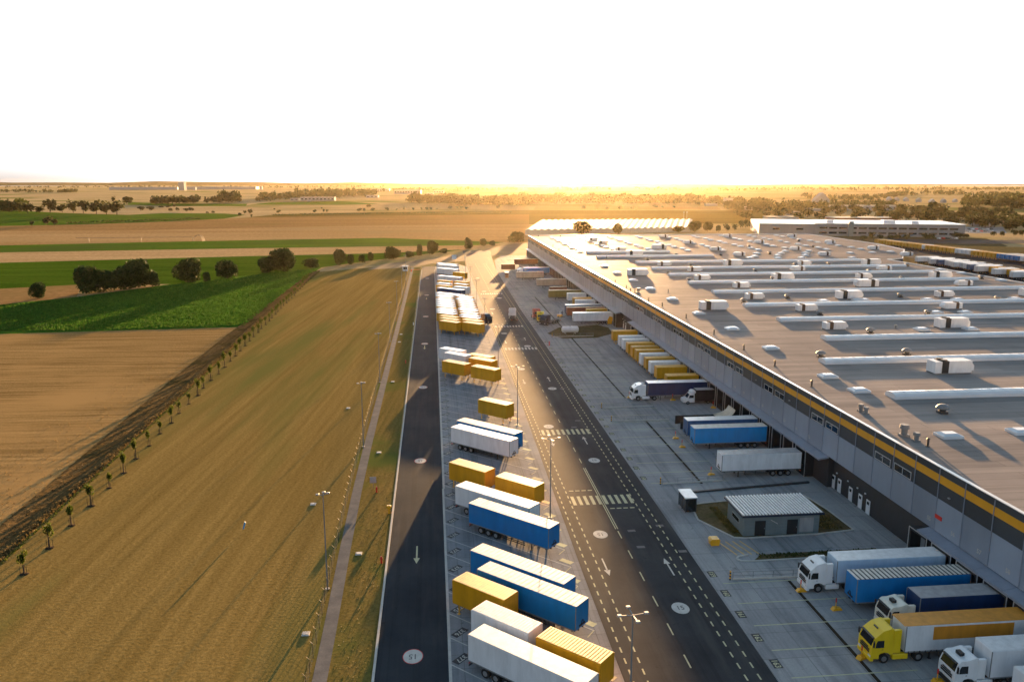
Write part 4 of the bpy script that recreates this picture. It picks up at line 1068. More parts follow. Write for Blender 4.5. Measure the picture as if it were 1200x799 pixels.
for k in range(8):
    t0, t1 = k / 8 * 1.45, (k + 1) / 8 * 1.45
    p = lambda t: (1.8 + 3.2 * math.sin(t), 1.75 + 2.0 * (1 - math.cos(t)) * 1.0)
    (xa, za), (xb, zb) = p(t0), p(t1); a.add([(xa, -1.9, za), (xb, -1.9, zb), (xb, 1.9, zb), (xa, 1.9, za), (xa, -1.9, za + .1), (xb, -1.9, zb + .1), (xb, 1.9, zb + .1), (xa, 1.9, za + .1)], [(3, 2, 1, 0), (4, 5, 6, 7), (0, 1, 5, 4), (2, 3, 7, 6)])
a.build('curved_hood', MT['beige'], rm)
# ------------------------------------------------------------------ street furniture
def make_lamp(arms):
    def f():
        root = thing('street_lamp', 'x', 'lamp post')
        a = MB(); a.cyl((0, 0, 0), (0, 0, 12.0), .105, .05, 10); a.cyl((0, 0, 0), (0, 0, .06), .28, n=10); a.box(-.1, .1, -.16, -.1, .7, 1.3); a.build('pole', MT['chrome'], root)
        a = MB()
        dirs = [(1, 0), (-1, 0), (0, 1), (0, -1)][:arms] if arms == 4 else [(1, .3), (-1, .3), (.3, 1)]
        if arms != 4: dirs = [(dx * .5, dy * .5) for dx, dy in dirs]
        for dx, dy in dirs: a.bar((0, 0, 11.9), (dx * 1.15, dy * 1.15, 12.0), .08, .08)
        a.build('arm', MT['chrome'], root)
        for dx, dy in dirs:
            b = MB(); x, y = dx * 1.2, dy * 1.2; b.bbox(x - .2, x + .2, y - .16, y + .16, 11.96, 12.1, .04); b.build('lamp_head', MT['grey'], root)
        return root
    return f
for i, y in enumerate((60.2, 107.4, 152.4, 199, 246, 293, 340, 387)):
    place('lampr', make_lamp(4), (16.3 if y < 200 else 16.0, y, .055), .1, f"tall lamp post with four heads, {ordn(i + 1)} along the main road lot edge", 'lamp posts between lot and main road')
for i, y in enumerate((89.6, 142, 190, 240, 292, 342, 395)):
    place('lampl', make_lamp(3), (-13.3, y, .05), .3, f"tall grey lamp post standing by the fence path, {ordn(i + 1)} from the near end", 'lamp posts along the fence path')
def make_bollard():
    root = thing('striped_bollard', 'x', 'bollard')
    for k in range(6):
        a = MB(); a.cyl((0, 0, k * .2), (0, 0, k * .2 + .2), .1, n=10); a.build('band', MT['orangepl' if k % 2 else 'black'], root)
    return root
def railing(x0, y0, x1, y1, lab):
    root = thing('railing', lab, 'railing', (x0, y0, .05))
    d = Vector((x1 - x0, y1 - y0, 0)); n = max(2, round(d.length / 2.3))
    for i in range(n + 1):
        p = d * i / n; a = MB(); a.cyl((p.x, p.y, 0), (p.x, p.y, 1.05), .035, n=6); a.build('post', MT['chrome'], root)
    for z in (1.03, .55):
        a = MB(); a.bar((0, 0, z), (d.x, d.y, z), .05, .05); a.build('rail', MT['chrome'], root)
    a = MB(); a.bar((0, 0, .1), (d.x, d.y, .1), .16, .2); a.build('base_kerb', MT['kerb'], root)
RL = [(35.9, 86.9, 46, 86.6, 'steel railing beside the nearest docked white truck'), (35.9, 152.8, 47.5, 152.6, 'steel railing before the dock ramp'), (35.9, 162.3, 47, 163, 'steel railing beside the truck with navy trailer'),
      (36.2, 118.3, 46.4, 118.9, 'steel railing in front of the lone white trailer'), (37.2, 242.5, 50, 242.5, 'steel railing at the near side of the second grass island')]
BOLL = ['beside the nearest railing', 'at the railing end before the ramp', 'at the railing end beside the navy trailer truck', 'at the railing of the lone white trailer', 'at the second grass island railing']
for i, r in enumerate(RL):
    railing(*r); place('boll', make_bollard, (r[0] - .35, r[1], .052), 0, 'yellow and black striped bollard ' + BOLL[i], 'striped bollards at the railings')
def make_chock():
    root = thing('wheel_chock_stand', 'x', 'chock stand')
    a = MB(); a.prism([(-.6, 0), (.6, 0), (.5, .22), (-.3, .35)], -.28, .28); a.build('base', MT['orangepl'], root)
    a = MB(); a.cyl((-.1, 0, .25), (-.1, 0, .95), .05, n=8); a.build('post', MT['orangepl'], root)
    a = MB(); a.cyl((-.1, 0, .95), (-.1, 0, 1.45), .075, n=8); a.build('flag', MT['red'], root)
    return root
cz = [(43.0, 83.4), (45.1, 79.0), (43.0, 69.7), (48.3, 65.2)] + [tuple(at(720 + u * 140 / 1017, 450 + v * 140 / 1017)[:2]) for u, v in ((128, 118), (498, 140), (842, 205), (522, 465), (578, 540), (825, 775))]
cl = ['in front of the white truck beside the railing', 'in front of the striped blue trailer', 'in front of the yellow truck', 'in front of the white truck with black bumper', 'in front of the navy trailer truck', 'beside the small van', 'at the dock wall behind the small van', 'in front of the grey blue trailer', 'in front of the bright blue trailer', 'in front of the lone white trailer']
for (x, y), l in zip(cz, cl): place('chock', make_chock, (x, y, .052), random.uniform(-.4, .4), 'yellow wheel chock stand with red flag ' + l, 'chock stands at the docks')
# fence along the path
fe = thing('mesh_fence', 'long thin wire mesh fence with slanted steel posts along the gravel path', 'fence', (-13.2, 60, .05))
ys = [45 + 2.75 * k for k in range(147)]
rest = MB()
for i, y in enumerate(ys):
    x = PTH(y) - 1.15 + 13.2; a = MB() if i < 100 else rest
    a.cyl((x, y - 60, 0), (x, y - 60, 1.7), .03, n=6); a.bar((x, y - 60, 1.68), (x - .28, y - 60, 2.0), .04, .04)
    if i < 100: a.build('post', MT['darkmetal'], fe)
rest.build('posts', MT['darkmetal'], fe)['kind'] = 'stuff'
a = MB()
for y0, y1 in zip(ys, ys[1:]):
    for z in (.15, .6, 1.05, 1.5): a.bar((PTH(y0) - 1.15 + 13.2, y0 - 60, z), (PTH(y1) - 1.15 + 13.2, y1 - 60, z), .012, .012)
a.build('wire', MT['darkmetal'], fe)['kind'] = 'stuff'
# covers, markers and signs on the verge
CV = [(420.5, 649, 'square concrete inspection cover on the verge, nearest to the camera'), (444, 530.5, 'square concrete inspection cover on the verge beside the lit path, second from the camera'), (460.3, 447.5, 'square concrete inspection cover on the verge, third from the camera'), (468, 401, 'small concrete inspection cover on the far verge, fourth from the camera'), (470, 392, 'small concrete inspection cover on the far verge, fifth from the camera'), (358.5, 743, 'round pale inspection cover in the meadow near the fence'), (367, 591, 'pale inspection cover in the meadow left of the nearest lamp post'), (408, 478.5, 'pale inspection cover in the meadow beside the second lamp post')]
for x, y, l in CV:
    p = at(x, y); root = thing('inspection_cover', l, 'inspection cover', (p.x, p.y, .05))
    a = MB(); a.bbox(-.42, .42, -.42, .42, 0, .1, .04); a.build('slab', MT['kerb'], root); a = MB(); a.box(-.28, .28, -.28, .28, .104, .13); a.build('lid', MT['grey'], root)
for x, y, l in ((447, 660, 'red hydrant standing on the verge beside the nearest inspection cover'), (441.5, 577, 'red hydrant on the verge next to the round sign'), (475.5, 426, 'small red hydrant on the far verge')):
    p = at(x, y); root = thing('hydrant', l, 'hydrant', (p.x, p.y, .05))
    a = MB(); a.cyl((0, 0, 0), (0, 0, .8), .11, n=10); a.cyl((0, 0, .802), (0, 0, .95), .14, .05, 10); a.build('body', MT['red'], root); a = MB(); a.cyl((-.2, 0, .6), (.2, 0, .6), .06, n=8); a.build('outlet', MT['red'], root)
def sign(x, y, lab, h=2.6, s=.5, mat='white', rot=0):
    p = at(x, y); root = thing('road_sign', lab, 'sign', (p.x, p.y, .05), rot)
    a = MB(); a.cyl((0, 0, 0), (0, 0, h), .04, n=8); a.build('post', MT['chrome'], root)
    a = MB(); a.box(-s, s, -.08, -.045, h - 2 * s, h); a.build('panel', MT[mat], root)
sign(437.5, 572, 'dark sign board on a post beside the red hydrant on the verge', 1.9, .5, 'grey')
sign(532.3, 310, 'white sign board on a post at the far end of the parking lot', 5.5, 1.3)
p = at(456, 602); root = thing('marker_post', 'short yellow marker post catching the sun at the road kerb', 'marker post', (p.x, p.y, .05)); a = MB(); a.cyl((0, 0, 0), (0, 0, .9), .12, n=8); a.build('post', MT['orangepl'], root); a = MB(); a.bbox(-.32, .32, -.2, .2, .9, 1.3, .06); a.build('head', MT['orangepl'], root)
p = at(484.5, 381); root = thing('marker_post', 'small white marker post at the service road kerb far along', 'marker post', (p.x, p.y, .05)); a = MB(); a.cyl((0, 0, 0), (0, 0, .9), .12, n=8); a.build('post', MT['white'], root)
p = at(643.6, 405); root = thing('hydrant', 'red hydrant in the yard beside the second grass island', 'hydrant', (p.x, p.y, .05)); a = MB(); a.cyl((0, 0, 0), (0, 0, 1.3), .16, n=10); a.build('body', MT['red'], root)
p = at(593.8, 325.5); root = thing('smoking_shelter', 'small brown shelter with pale roof in the far yard island', 'shelter', (p.x, p.y, .05))
a = MB(); a.box(-.95, .95, -1.75, 1.75, 2.6, 2.85); a.build('roof', MT['whiteroof'], root); a = MB(); a.box(-.8, .8, -1.6, 1.6, .1, 2.59); a.build('wall', MT['brown'], root)
p = at(722, 379); root = thing('waste_press', 'yellow waste press standing at the wall beside the second grass island', 'container', (60.2, p.y, .05)); a = MB(); a.prism([(-1.1, 0), (1.1, 0), (1.1, 2.3), (-.5, 2.7), (-1.1, 1.6)], -1.2, 1.2); a.build('body', MT['orangepl'], root); a = MB(); a.box(-.9, -.2, -.9, .9, 2.72, 2.8); a.build('hatch', MT['black'], root)
p = at(664, 367); root = thing('forklift', 'small yellow forklift in the yard beside the turning truck', 'forklift', (45.0, 278.5, .05)); a = MB(); a.bbox(-.9, .9, -.55, .55, .25, 1.1, .1); a.build('body', MT['orangepl'], root)
a = MB()
for x in (-.5, .7):
    for y in (-.5, .5): a.box(x - .04, x + .04, y - .04, y + .04, 1.1, 2.1)
a.box(-.55, .75, -.55, .55, 2.1, 2.16); a.build('overhead_guard', MT['black'], root)
a = MB(); a.box(.92, 1.0, -.4, -.3, .1, 2.4); a.box(.92, 1.0, .3, .4, .1, 2.4); a.box(1.0, 1.9, -.35, -.25, .1, .16); a.box(1.0, 1.9, .25, .35, .1, .16); a.build('mast', MT['darkmetal'], root)
for x in (-.55, .55):
    for s in (-1, 1): wheel(root, x, s * .55, .28, .2)
# gate at the far end of the path
gt = thing('gate_hut', 'small pale hut at the barrier on the far end of the service road', 'hut', tuple(at(475, 317.5)))
a = MB(); a.box(-1.4, 1.4, -1.4, 1.4, 0, 2.6); a.build('wall', MT['white'], gt); a = MB(); a.box(-1.7, 1.7, -1.7, 1.7, 2.604, 2.8); a.build('roof', MT['grey'], gt); a = MB(); a.box(-1, 1, -1.43, -1.404, 1, 2.1); a.build('window', MT['glass'], gt)
br = thing('barrier', 'red barrier post at the far end of the gravel path', 'barrier', tuple(at(482, 318.5))); a = MB(); a.box(-.25, .25, -.25, .25, 0, 1.2); a.build('pedestal', MT['red'], br); a = MB(); a.bar((0, -.32, 1.05), (4.5, -.32, 1.05), .1, .12); a.build('boom', MT['red'], br)
# blue sack-like object lying on the meadow
p = at(284.5, 622.5); root = thing('small_flag', 'thin blue flag on a short pole leaning in the meadow', 'flag', (p.x, p.y, .05))
a = MB(); a.cyl((0, 0, 0), (.35, .1, 1.5), .025, n=6); a.build('pole', MT['darkmetal'], root); a = MB(); a.prism([(.02, .35), (.32, 1.45), (.5, 1.25), (.18, .3)], -.03, .03); a.build('cloth', MT['skyblue'], root)
# ------------------------------------------------------------------ young trees along the ditch
YT = [make_tree(4.1, 1.5, 420, .17, 'young', .38, s, 6, 'young_tree', low=.34) for s in (1, 2, 3)]
def young(v):
    def f():
        root = YT[v](); a = MB(); n = 12
        a.add([(0, 0, .16)] + [(.62 * math.cos(6.283 * i / n) * random.uniform(.85, 1.1), .62 * math.sin(6.283 * i / n) * random.uniform(.85, 1.1), .01) for i in range(n)], [(0, 1 + i, 1 + (i + 1) % n) for i in range(n)])
        a.build('mulch_ring', MT['mulch'], root)
        a = MB()
        for t in (0, 2.1, 4.2): a.cyl((.45 * math.cos(t), .45 * math.sin(t), 0), (.45 * math.cos(t), .45 * math.sin(t), 1.3), .035, n=5)
        a.build('stake', MT['bark'], root); return root
    return f
for i in range(44):
    y = 90.2 + 7.05 * i; x = -51.3 - .033 * max(0, y - 100) + (.003 * (y - 250) if y > 250 else 0)
    v = i % 3; s = random.uniform(.66, 1.02)
    place('yt%d' % v, young(v), (x + random.uniform(-.2, .2), y + random.uniform(-.3, .3), .04), random.uniform(0, 6.28), f"young staked tree in the row along the ditch, {ordn(i + 1)} from the near end", 'young trees along the ditch', (s, s, s * random.uniform(.9, 1.15)))
# rough grass on the ditch bank and verge edge
def tufts(name, n, fn, mat, h0, h1):
    a = MB(); rng = random.Random(5)
    for i in range(n):
        x, y, z = fn(rng); h = rng.uniform(h0, h1); t = rng.uniform(0, 6.28); w = h * rng.uniform(.35, .7)
        for k in range(2):
            c, s = math.cos(t + k * 1.6) * w, math.sin(t + k * 1.6) * w
            lx, ly = rng.uniform(-.2, .2), rng.uniform(-.2, .2)
            a.add([(x - c, y - s, z), (x + c, y + s, z), (x + c * .5 + lx, y + s * .5 + ly, z + h), (x - c * .5 + lx, y - s * .5 + ly, z + h)], [(0, 1, 2, 3)])
    return tag(a.build(name, mat), kind='stuff')
M_ridge = leaf('dry_ridge_grass', (.15, .10, .042), (.25, .175, .075), .25)
def dfn(rng):
    y = 66 + 370 * rng.random() ** 1.5; return (DR(y) - .1 - 1.3 * rng.betavariate(1.3, 2), y, .12)
tufts('ditch_grass', 9000, dfn, M_ridge, .1, .32)
def dfn2(rng):
    y = 66 + 370 * rng.random() ** 1.5; return (DL(y) + (DR(y) - DL(y)) * rng.random() * .75, y, .06)
tufts('ditch_weeds', 1800, dfn2, leaf('ditch_weed_leaves', (.07, .05, .02), (.14, .095, .038), .3), .05, .2)
def dfn3(rng):
    y = 66 + 370 * rng.random() ** 1.5; return (DR(y) + .1 + .5 * rng.random(), y, .04)
tufts('green_edge', 2500, dfn3, LEAFM['young'], .04, .2)
M_straw = leaf('straw_stalks', (.22, .14, .055), (.36, .24, .10), .3)
tufts('stubble_tufts', 2600, lambda r: (lambda y: (DL(y) - 14 * r.random() ** 2, y, .03))(72 + 190 * r.random() ** 1.3), M_straw, .05, .16)
M_vt = leaf('verge_tufts', (.11, .105, .03), (.2, .16, .05), .2)
M_mtuft = leaf('meadow_tufts', (.15, .12, .03), (.27, .19, .07), .3)
tufts('verge_grass', 1800, lambda r: (-10.7 + 3.7 * r.random(), 58 + 200 * r.random() ** 1.5, .04), M_vt, .03, .1)
def cfn(r):
    p = at(r.uniform(-60, 372), r.uniform(316, 388)); 
    return (p.x, p.y, .04)
def in_crop(x, y):
    q = [(286, 381.8), (0, 390.5), (-500, 405), (-500, 388), (0, 358), (90, 349), (200, 334), (330, 319), (374, 314.5), (346, 333), (310, 362)]
    P = [at(*t) for t in q]; c = False
    for a0, b0 in zip(P, P[1:] + P[:1]):
        if (a0.y > y) != (b0.y > y) and x < (b0.x - a0.x) * (y - a0.y) / (b0.y - a0.y) + a0.x: c = not c
    return c
def cfn2(r):
    while True:
        q = cfn(r)
        if in_crop(q[0], q[1]): return q
M_cl = leaf('crop_leaves', (.034, .115, .012), (.09, .20, .024), .35)
tufts('crop_leaves', 24000, cfn2, M_cl, .2, .5)
tufts('bed_plants', 260, lambda r: (41.5 + 16 * r.random(), 91.9 + 1.2 * r.random(), .08), LEAFM['mid'], .08, .24)
tufts('island_tufts', 1200, lambda r: (40.5 + 1.2 * r.random() + (0 if r.random() < .5 else 12.8 + 2.5 * r.random()), 99.5 + 9 * r.random(), .08), M_mtuft, .06, .2)
# ------------------------------------------------------------------ hedgerow bushes and trees beyond the crop
BT = {}
def bush(v):
    h = [9, 8, 10][v % 3]
    return make_tree(h, [9.5, 8.5, 10][v % 3], 3600, .5, 'dark', .08, 20 + v, 18, 'hedgerow_bush', 'bush', -.12)
HB = [(42, 350.5, 18, 24), (97, 345, 34, 40), (118, 343, 34, 32), (141, 340, 34, 36), (158, 338.5, 34, 42), (176, 336.5, 20, 22), (218, 332, 31, 36), (241, 330.5, 10, 12), (264, 327.5, 25, 27), (313, 320.5, 24, 20), (331, 319.5, 32, 34), (364, 314.5, 20, 12),
      (398, 311, 15, 20), (410, 310.5, 9, 13), (424, 308, 9, 10), (434, 306, 8, 11), (458, 304, 16, 15), (464, 303, 11, 12), (480, 302, 10, 8), (492, 300, 8, 14), (507, 298.5, 13, 17), (549, 292, 12, 14), (567, 288.5, 9, 9), (577, 288, 8, 6), (520, 297, 9, 6), (607, 284.5, 20, 13)]
# widths and heights above are in photo pixels at the foot of each bush
for i, (x, y, w, h) in enumerate(HB):
    p = at(x, y); k = (p - CAMP).dot(FW) / FPX; v = i % 3
    sx = w * k * 1.12 / [9.5, 8.5, 10][v]; sz = h * k * (.84 if h > 20 else 1.0) / [9, 8, 10][v]
    place('bush%d' % v, bush(v), (p.x, p.y + sx * 3, 0), random.uniform(0, 6.28), f"dark round bush in the hedgerow behind the green crop, {ordn(i + 1)} from the left", 'bushes of the hedgerow behind the crop', (sx, sx, sz))
# ------------------------------------------------------------------ woods and single trees far off
def ft(v): return make_tree(12, 11, 260, 1.25, 'far', .15, 50 + v, 8, 'far_tree', 'tree', .04)
def far_tree(x, y, w, h, label, group, mat=None):
    p = at(x, y); k = (p - CAMP).dot(FW) / FPX; v = random.randrange(3)
    sx = w * k / 11; sz = h * k * 1.06 / 12
    return place('ft%d' % v, ft(v), (p.x, p.y, 0), random.uniform(0, 6.28), label, group, (sx, sx, sz))
GROVE = [(33, 250.5, 16, 13), (46, 250, 15, 9), (59, 249.5, 16, 16), (73, 249, 14, 10), (86, 249.5, 15, 15), (98, 250, 15, 15), (113, 251, 18, 17), (125, 251.5, 16, 15), (137, 251.5, 20, 17), (38, 265, 5, 6), (56, 264, 12, 11), (64, 264.5, 8, 8)]
for i, t in enumerate(GROVE): far_tree(*t, f"dark tree of the grove at the far green field, {ordn(i + 1)} from the left", 'trees of the grove on the far left')
SMALL = [(133, 237, 6, 7), (149, 239.5, 16, 9), (165, 247, 10, 5), (176, 247, 10, 5), (189, 244, 6, 3), (197, 243.5, 8, 3), (205, 243, 5, 4), (200, 248, 7, 4), (208, 248, 5, 5), (218, 248, 8, 4), (224, 248, 7, 5), (243, 250.5, 4, 2.5), (250, 250.5, 4, 3.5), (281, 253.5, 6, 4), (287, 250.5, 5, 4), (293, 251, 6, 6), (295, 255, 3, 4),
         (321.5, 246, 3, 2), (326.5, 250, 6, 4), (369, 249.5, 5, 4), (377, 245, 2.5, 2), (379.5, 249, 3.5, 4), (383.5, 249, 3.5, 3.5), (421, 248, 7, 4), (427, 248, 4, 4), (432, 243.5, 6, 4), (437, 247.5, 6, 4), (454, 247, 6, 4), (465, 247, 3.5, 3), (473.5, 246.5, 3.5, 4), (484, 246.5, 4, 3), (494, 246.5, 3.5, 4), (500, 246.5, 5, 4), (505, 246.5, 5, 4), (512, 246, 4, 2), (528, 245.5, 6, 4), (535, 245.5, 5, 4), (541, 245.5, 5, 4), (547, 245.5, 5, 3), (584, 245, 5, 5), (684, 246, 5, 5), (699, 246, 6, 5), (711, 246, 5, 4), (727, 246, 7, 5), (740, 246, 4, 4), (745, 246, 4, 4), (768, 244, 8, 4), (776, 244, 4, 3), (790, 244, 4, 3)]
SMALL.sort()
for i, t in enumerate(SMALL): far_tree(*t, f"tiny dark tree scattered on the far fields, {ordn(i + 1)} from the left", 'single trees scattered on the far fields')
MID = [(682, 275.5, 23, 15, 'dark tree in front of the long white greenhouse roofs, left and larger one'), (724, 275, 13, 12, 'dark tree in front of the long white greenhouse roofs, right and smaller one'), (795, 272.5, 15, 7, 'low bush at the right end of the greenhouse'), (814, 272, 17, 12, 'left one of two round trees right of the greenhouse'), (829, 271.5, 14, 11, 'right one of two round trees right of the greenhouse')]
for *t, l in MID:
    p = at(t[0], t[1]); k = (p - CAMP).dot(FW) / FPX
    place('midtree', make_tree(12, 12, 2600, .7, 'gold', .1, 91, 14, 'round_tree', 'tree', -.05), (p.x, p.y, 0), random.uniform(0, 6), l, None, (t[2] * k / 12, t[2] * k / 12, t[3] * k * 1.12 / 12))
HED = [(842, 272, 9, 8), (852, 271, 9, 9), (861, 270, 9, 8), (868, 268, 7, 10), (874, 268, 7, 11), (880, 267, 7, 9), (887, 266, 8, 8)]
for i, t in enumerate(HED): far_tree(*t, f"tree in the hedge left of the office block, {ordn(i + 1)} from the left", 'trees of the hedge beside the office block')
FRONT = [(1012, 281, 9, 5), (1021, 280.5, 8, 9), (1031, 281, 8, 6), (1044, 281, 8, 6), (1052, 280.5, 8, 6), (1062, 281, 9, 7), (1085, 281, 12, 8), (1092, 280.5, 7, 6), (1122, 280, 12, 8), (1131, 279.5, 9, 6), (1164, 277, 8, 6), (1174, 277, 8, 6), (1188, 276.5, 9, 7), (1198, 276.5, 9, 7)]
for i, t in enumerate(FRONT): far_tree(*t, f"small tree in front of the office block and car park, {ordn(i + 1)} from the left", 'trees in front of the office block')
rng = random.Random(3); RT_ = []
for i in range(64):
    x = rng.uniform(1048, 1205); y = 246 + (x - 1048) * .075 + rng.uniform(0, 14); RT_.append((x, y, rng.uniform(13, 22), rng.uniform(9, 14)))
for i in range(34):
    x = rng.uniform(850, 1050); y = rng.uniform(248, 259); RT_.append((x, y, rng.uniform(10, 18), rng.uniform(6, 11)))
RT_.sort()
for i, t in enumerate(RT_): far_tree(*t, f"tree of the wood behind the office block, {ordn(i + 1)} from the left", 'trees of the wood behind the office block')
def wood(name, pts, n, h, dy=.5, mat='far', seed=1, leaf_s=None, nl=34):
    """a far wood that reads as one mass: pts are (x, y) px along its foot; h in px"""
    a = MB(); rng = random.Random(seed)
    for i in range(n):
        t = rng.random() * (len(pts) - 1); j = int(t); f = t - j
        x = pts[j][0] + (pts[j + 1][0] - pts[j][0]) * f; y = pts[j][1] + (pts[j + 1][1] - pts[j][1]) * f
        p = at(x, y - rng.random() * dy); k = (p - CAMP).dot(FW) / FPX; hh = h * k * rng.uniform(.55, 1.1)
        leaves(a, (p.x, p.y, hh * .5), (hh * .55, hh * .55, hh * .5), nl, hh * .16, 4, rng)
    return tag(a.build(name, LEAFM[mat]), kind='stuff')
wood('far_wood', [(178, 240), (200, 239.5), (230, 239), (280, 238)], 130, 10, .8, seed=2)
wood('far_wood', [(258, 238), (280, 237.5)], 40, 14, .8, seed=3)
wood('far_wood', [(0, 249), (28, 249)], 40, 17, .8, 'mid', seed=4)
wood('far_wood', [(300, 237.5), (345, 235), (400, 233.5)], 150, 9, 4, seed=5)
wood('far_wood', [(345, 232), (400, 231), (440, 232)], 150, 9, 3, seed=6)
wood('far_wood', [(482, 239), (530, 241), (560, 241.5), (620, 242)], 260, 12, 3, seed=7)
wood('far_wood', [(600, 240), (700, 240), (820, 241)], 320, 11, 5, seed=8)
wood('far_wood', [(780, 238), (850, 242), (900, 244)], 200, 9, 5, seed=9)
wood('far_wood', [(850, 247), (950, 249), (1050, 247)], 280, 10, 7, seed=10)
wood('far_wood', [(940, 234), (1020, 236), (1060, 230), (1160, 231), (1200, 234)], 300, 6, 3, seed=11)
wood('far_wood', [(1130, 244), (1200, 247), (1260, 250)], 160, 15, 6, seed=12)
wood('far_wood', [(0, 226), (70, 226.5), (90, 226)], 120, 4.5, 1, seed=13)
wood('far_wood', [(0, 221), (150, 220.5), (320, 221), (450, 220)], 200, 3, 1, seed=14)
wood('far_wood', [(420, 226), (500, 224.5), (600, 224), (700, 224)], 240, 4, 2, seed=15)
wood('far_wood', [(640, 224), (830, 225), (930, 224), (1060, 224), (1200, 224)], 320, 4, 2.5, seed=16)
# dark field hedges
def hedge(p0, p1, h, lab):
    a = MB(); rng = random.Random(8); P0, P1 = at(*p0), at(*p1); n = int((P1 - P0).length / 2)
    for i in range(n):
        p = P0 + (P1 - P0) * (i / n); hh = h * rng.uniform(.7, 1.25); leaves(a, (p.x, p.y, hh * .5), (2.2, 2.2, hh * .55), 14, .8, 3, rng)
    tag(a.build('field_hedge', LEAFM['dark']), lab, 'hedge')
hedge((79, 262.6), (235, 257.6), 3.2, 'long dark hedge between brown field and the far green field')
hedge((320, 252.8), (600, 249.2), 2.6, 'long low dark hedge across the far fields towards the sun')
# horizon ridge
a = MB(); rng = random.Random(4); pr = None
for i in range(61):
    x = -900 + i * 55; d = 8700.0
    q = RT * ((x - CX) / FPX) + FW; q.z = 0; q = q.normalized() * d / max(.5, q.normalized().dot(Vector((_s, _c, 0))))
    hgt = (30 if x < 450 else 16 if x < 800 else 10) * (1 + .25 * math.sin(i * 1.3) + .15 * math.sin(i * 2.9)) + 4
    cur = (q, q * .93, hgt)
    if pr:
        (q0, n0, h0), (q1, n1, h1) = pr, cur
        a.quad([(n0.x, n0.y, .05), (n1.x, n1.y, .05), (q1.x, q1.y, h1), (q0.x, q0.y, h0)])
        a.quad([(q0.x, q0.y, h0), (q1.x, q1.y, h1), (q1.x * 1.03, q1.y * 1.03, -.2), (q0.x * 1.03, q0.y * 1.03, -.2)])
    pr = cur
tag(a.build('hills', field('hill_farmland', (.14, .11, .055), (.24, .18, .09), 0, .001, .004, (.07, .075, .03), .002, .1, .1, .5), smooth=True), kind='structure')
# ------------------------------------------------------------------ far buildings
gh = thing('greenhouse', 'long white greenhouse with many ridged roofs beyond the warehouse', 'greenhouse', (0, 0, 0))
A, B, C_, D_ = Vector((84, 722, 0)), Vector((246, 748, 0)), Vector((300, 905, 0)), Vector((122, 900, 0))
MT['gh'] = paint('greenhouse_cover', (.36, .38, .40), .8, dirt=.1, spec=.03)
MT['ghwall'] = paint('greenhouse_wall', (.46, .45, .43), .5, dirt=.2)
a = MB(); n = 26; r = MB()
for i in range(n):
    f0, f1 = i / n, (i + 1) / n; fm = (f0 + f1) / 2
    l = lambda P, Q, f: P + (Q - P) * f
    q = [l(A, B, f0), l(A, B, fm), l(A, B, f1), l(D_, C_, f0), l(D_, C_, fm), l(D_, C_, f1)]
    z = [4.2, 5.3, 4.2, 4.2, 5.3, 4.2]; v = [(p.x, p.y, zz) for p, zz in zip(q, z)]
    r.add(v, [(0, 3, 4, 1), (1, 4, 5, 2)]); r.add([v[0], v[1], v[2]], [(0, 1, 2)])
r.build('roof', MT['gh'], gh)
b = MB()
for P, Q in ((A, B), (B, C_), (C_, D_), (D_, A)): b.quad([(P.x, P.y, 0), (Q.x, Q.y, 0), (Q.x, Q.y, 4.19), (P.x, P.y, 4.19)])
b.build('wall', MT['ghwall'], gh)
ms = at(805, 261); 
for x, l in ((801, 'left one of two thin pale masts behind the greenhouse'), (804.5, 'right one of two thin pale masts behind the greenhouse')):
    p = at(x, 262); root = thing('mast', l, 'mast', (p.x, p.y, 0)); a = MB(); a.cyl((0, 0, 0), (0, 0, 13), .35, .2, 8); a.build('pole', MT['chrome'], root); a = MB(); a.box(-.8, .8, -.1, .1, 12.2, 13.3); a.build('head', MT['grey'], root)
# office block right
ofb = thing('office_block', 'long low grey office and hall block with window bands beyond the warehouse', 'building', (0, 0, 0))
P0, P1 = at(889, 275.5), at(1131, 278.5); d = (P1 - P0); Ln = d.length; dn = d.normalized(); nn = Vector((-dn.y, dn.x, 0))
ofb.location = P0; ofb.rotation_euler = (0, 0, math.atan2(dn.y, dn.x))
MT['offwall'] = paint('office_wall', (.30, .30, .31), .6, dirt=.2, dscale=.05)
a = MB(); a.box(0, 48, 0, 80, 0, 10.2); a.box(48.02, Ln, 2, 70, 0, 10.6); a.build('wall', MT['offwall'], ofb)
a = MB(); a.box(-.4, 47.9, -.4, 80, 10.21, 10.6); a.box(47.92, Ln + .4, 1.6, 70, 10.61, 11.0); a.build('roof', MT['whiteroof'], ofb)
for k in range(14):
    x = 52 + k * (Ln - 56) / 14
    for z in (2.0, 6.2):
        a = MB(); a.box(x, x + (Ln - 56) / 14 - 1.6, 1.9, 1.995, z, z + 1.5); a.build('window', MT['glass'], ofb)
for x in (12, 32): a = MB(); a.box(x, x + 6, -.1, -.01, 5, 6.6); a.build('window', MT['glass'], ofb)
a = MB(); a.box(76, 80, -1, 1.9, 0, 13); a.build('stair_tower', MT['teal'], ofb)
a = MB(); a.bbox(60, 66, 15, 25, 11.01, 13.2, .2); a.bbox(108, 118, 15, 25, 11.01, 13.5, .2); a.bbox(130, 136, 10, 20, 11.01, 13, .2); a.build('roof_plant', MT['white'], ofb)
MT['farwall'] = paint('far_pale_wall', (.33, .34, .35), .8, dirt=.15, spec=.1); MT['farroof'] = paint('far_pale_roof', (.38, .38, .38), .9, dirt=.15, spec=.05)
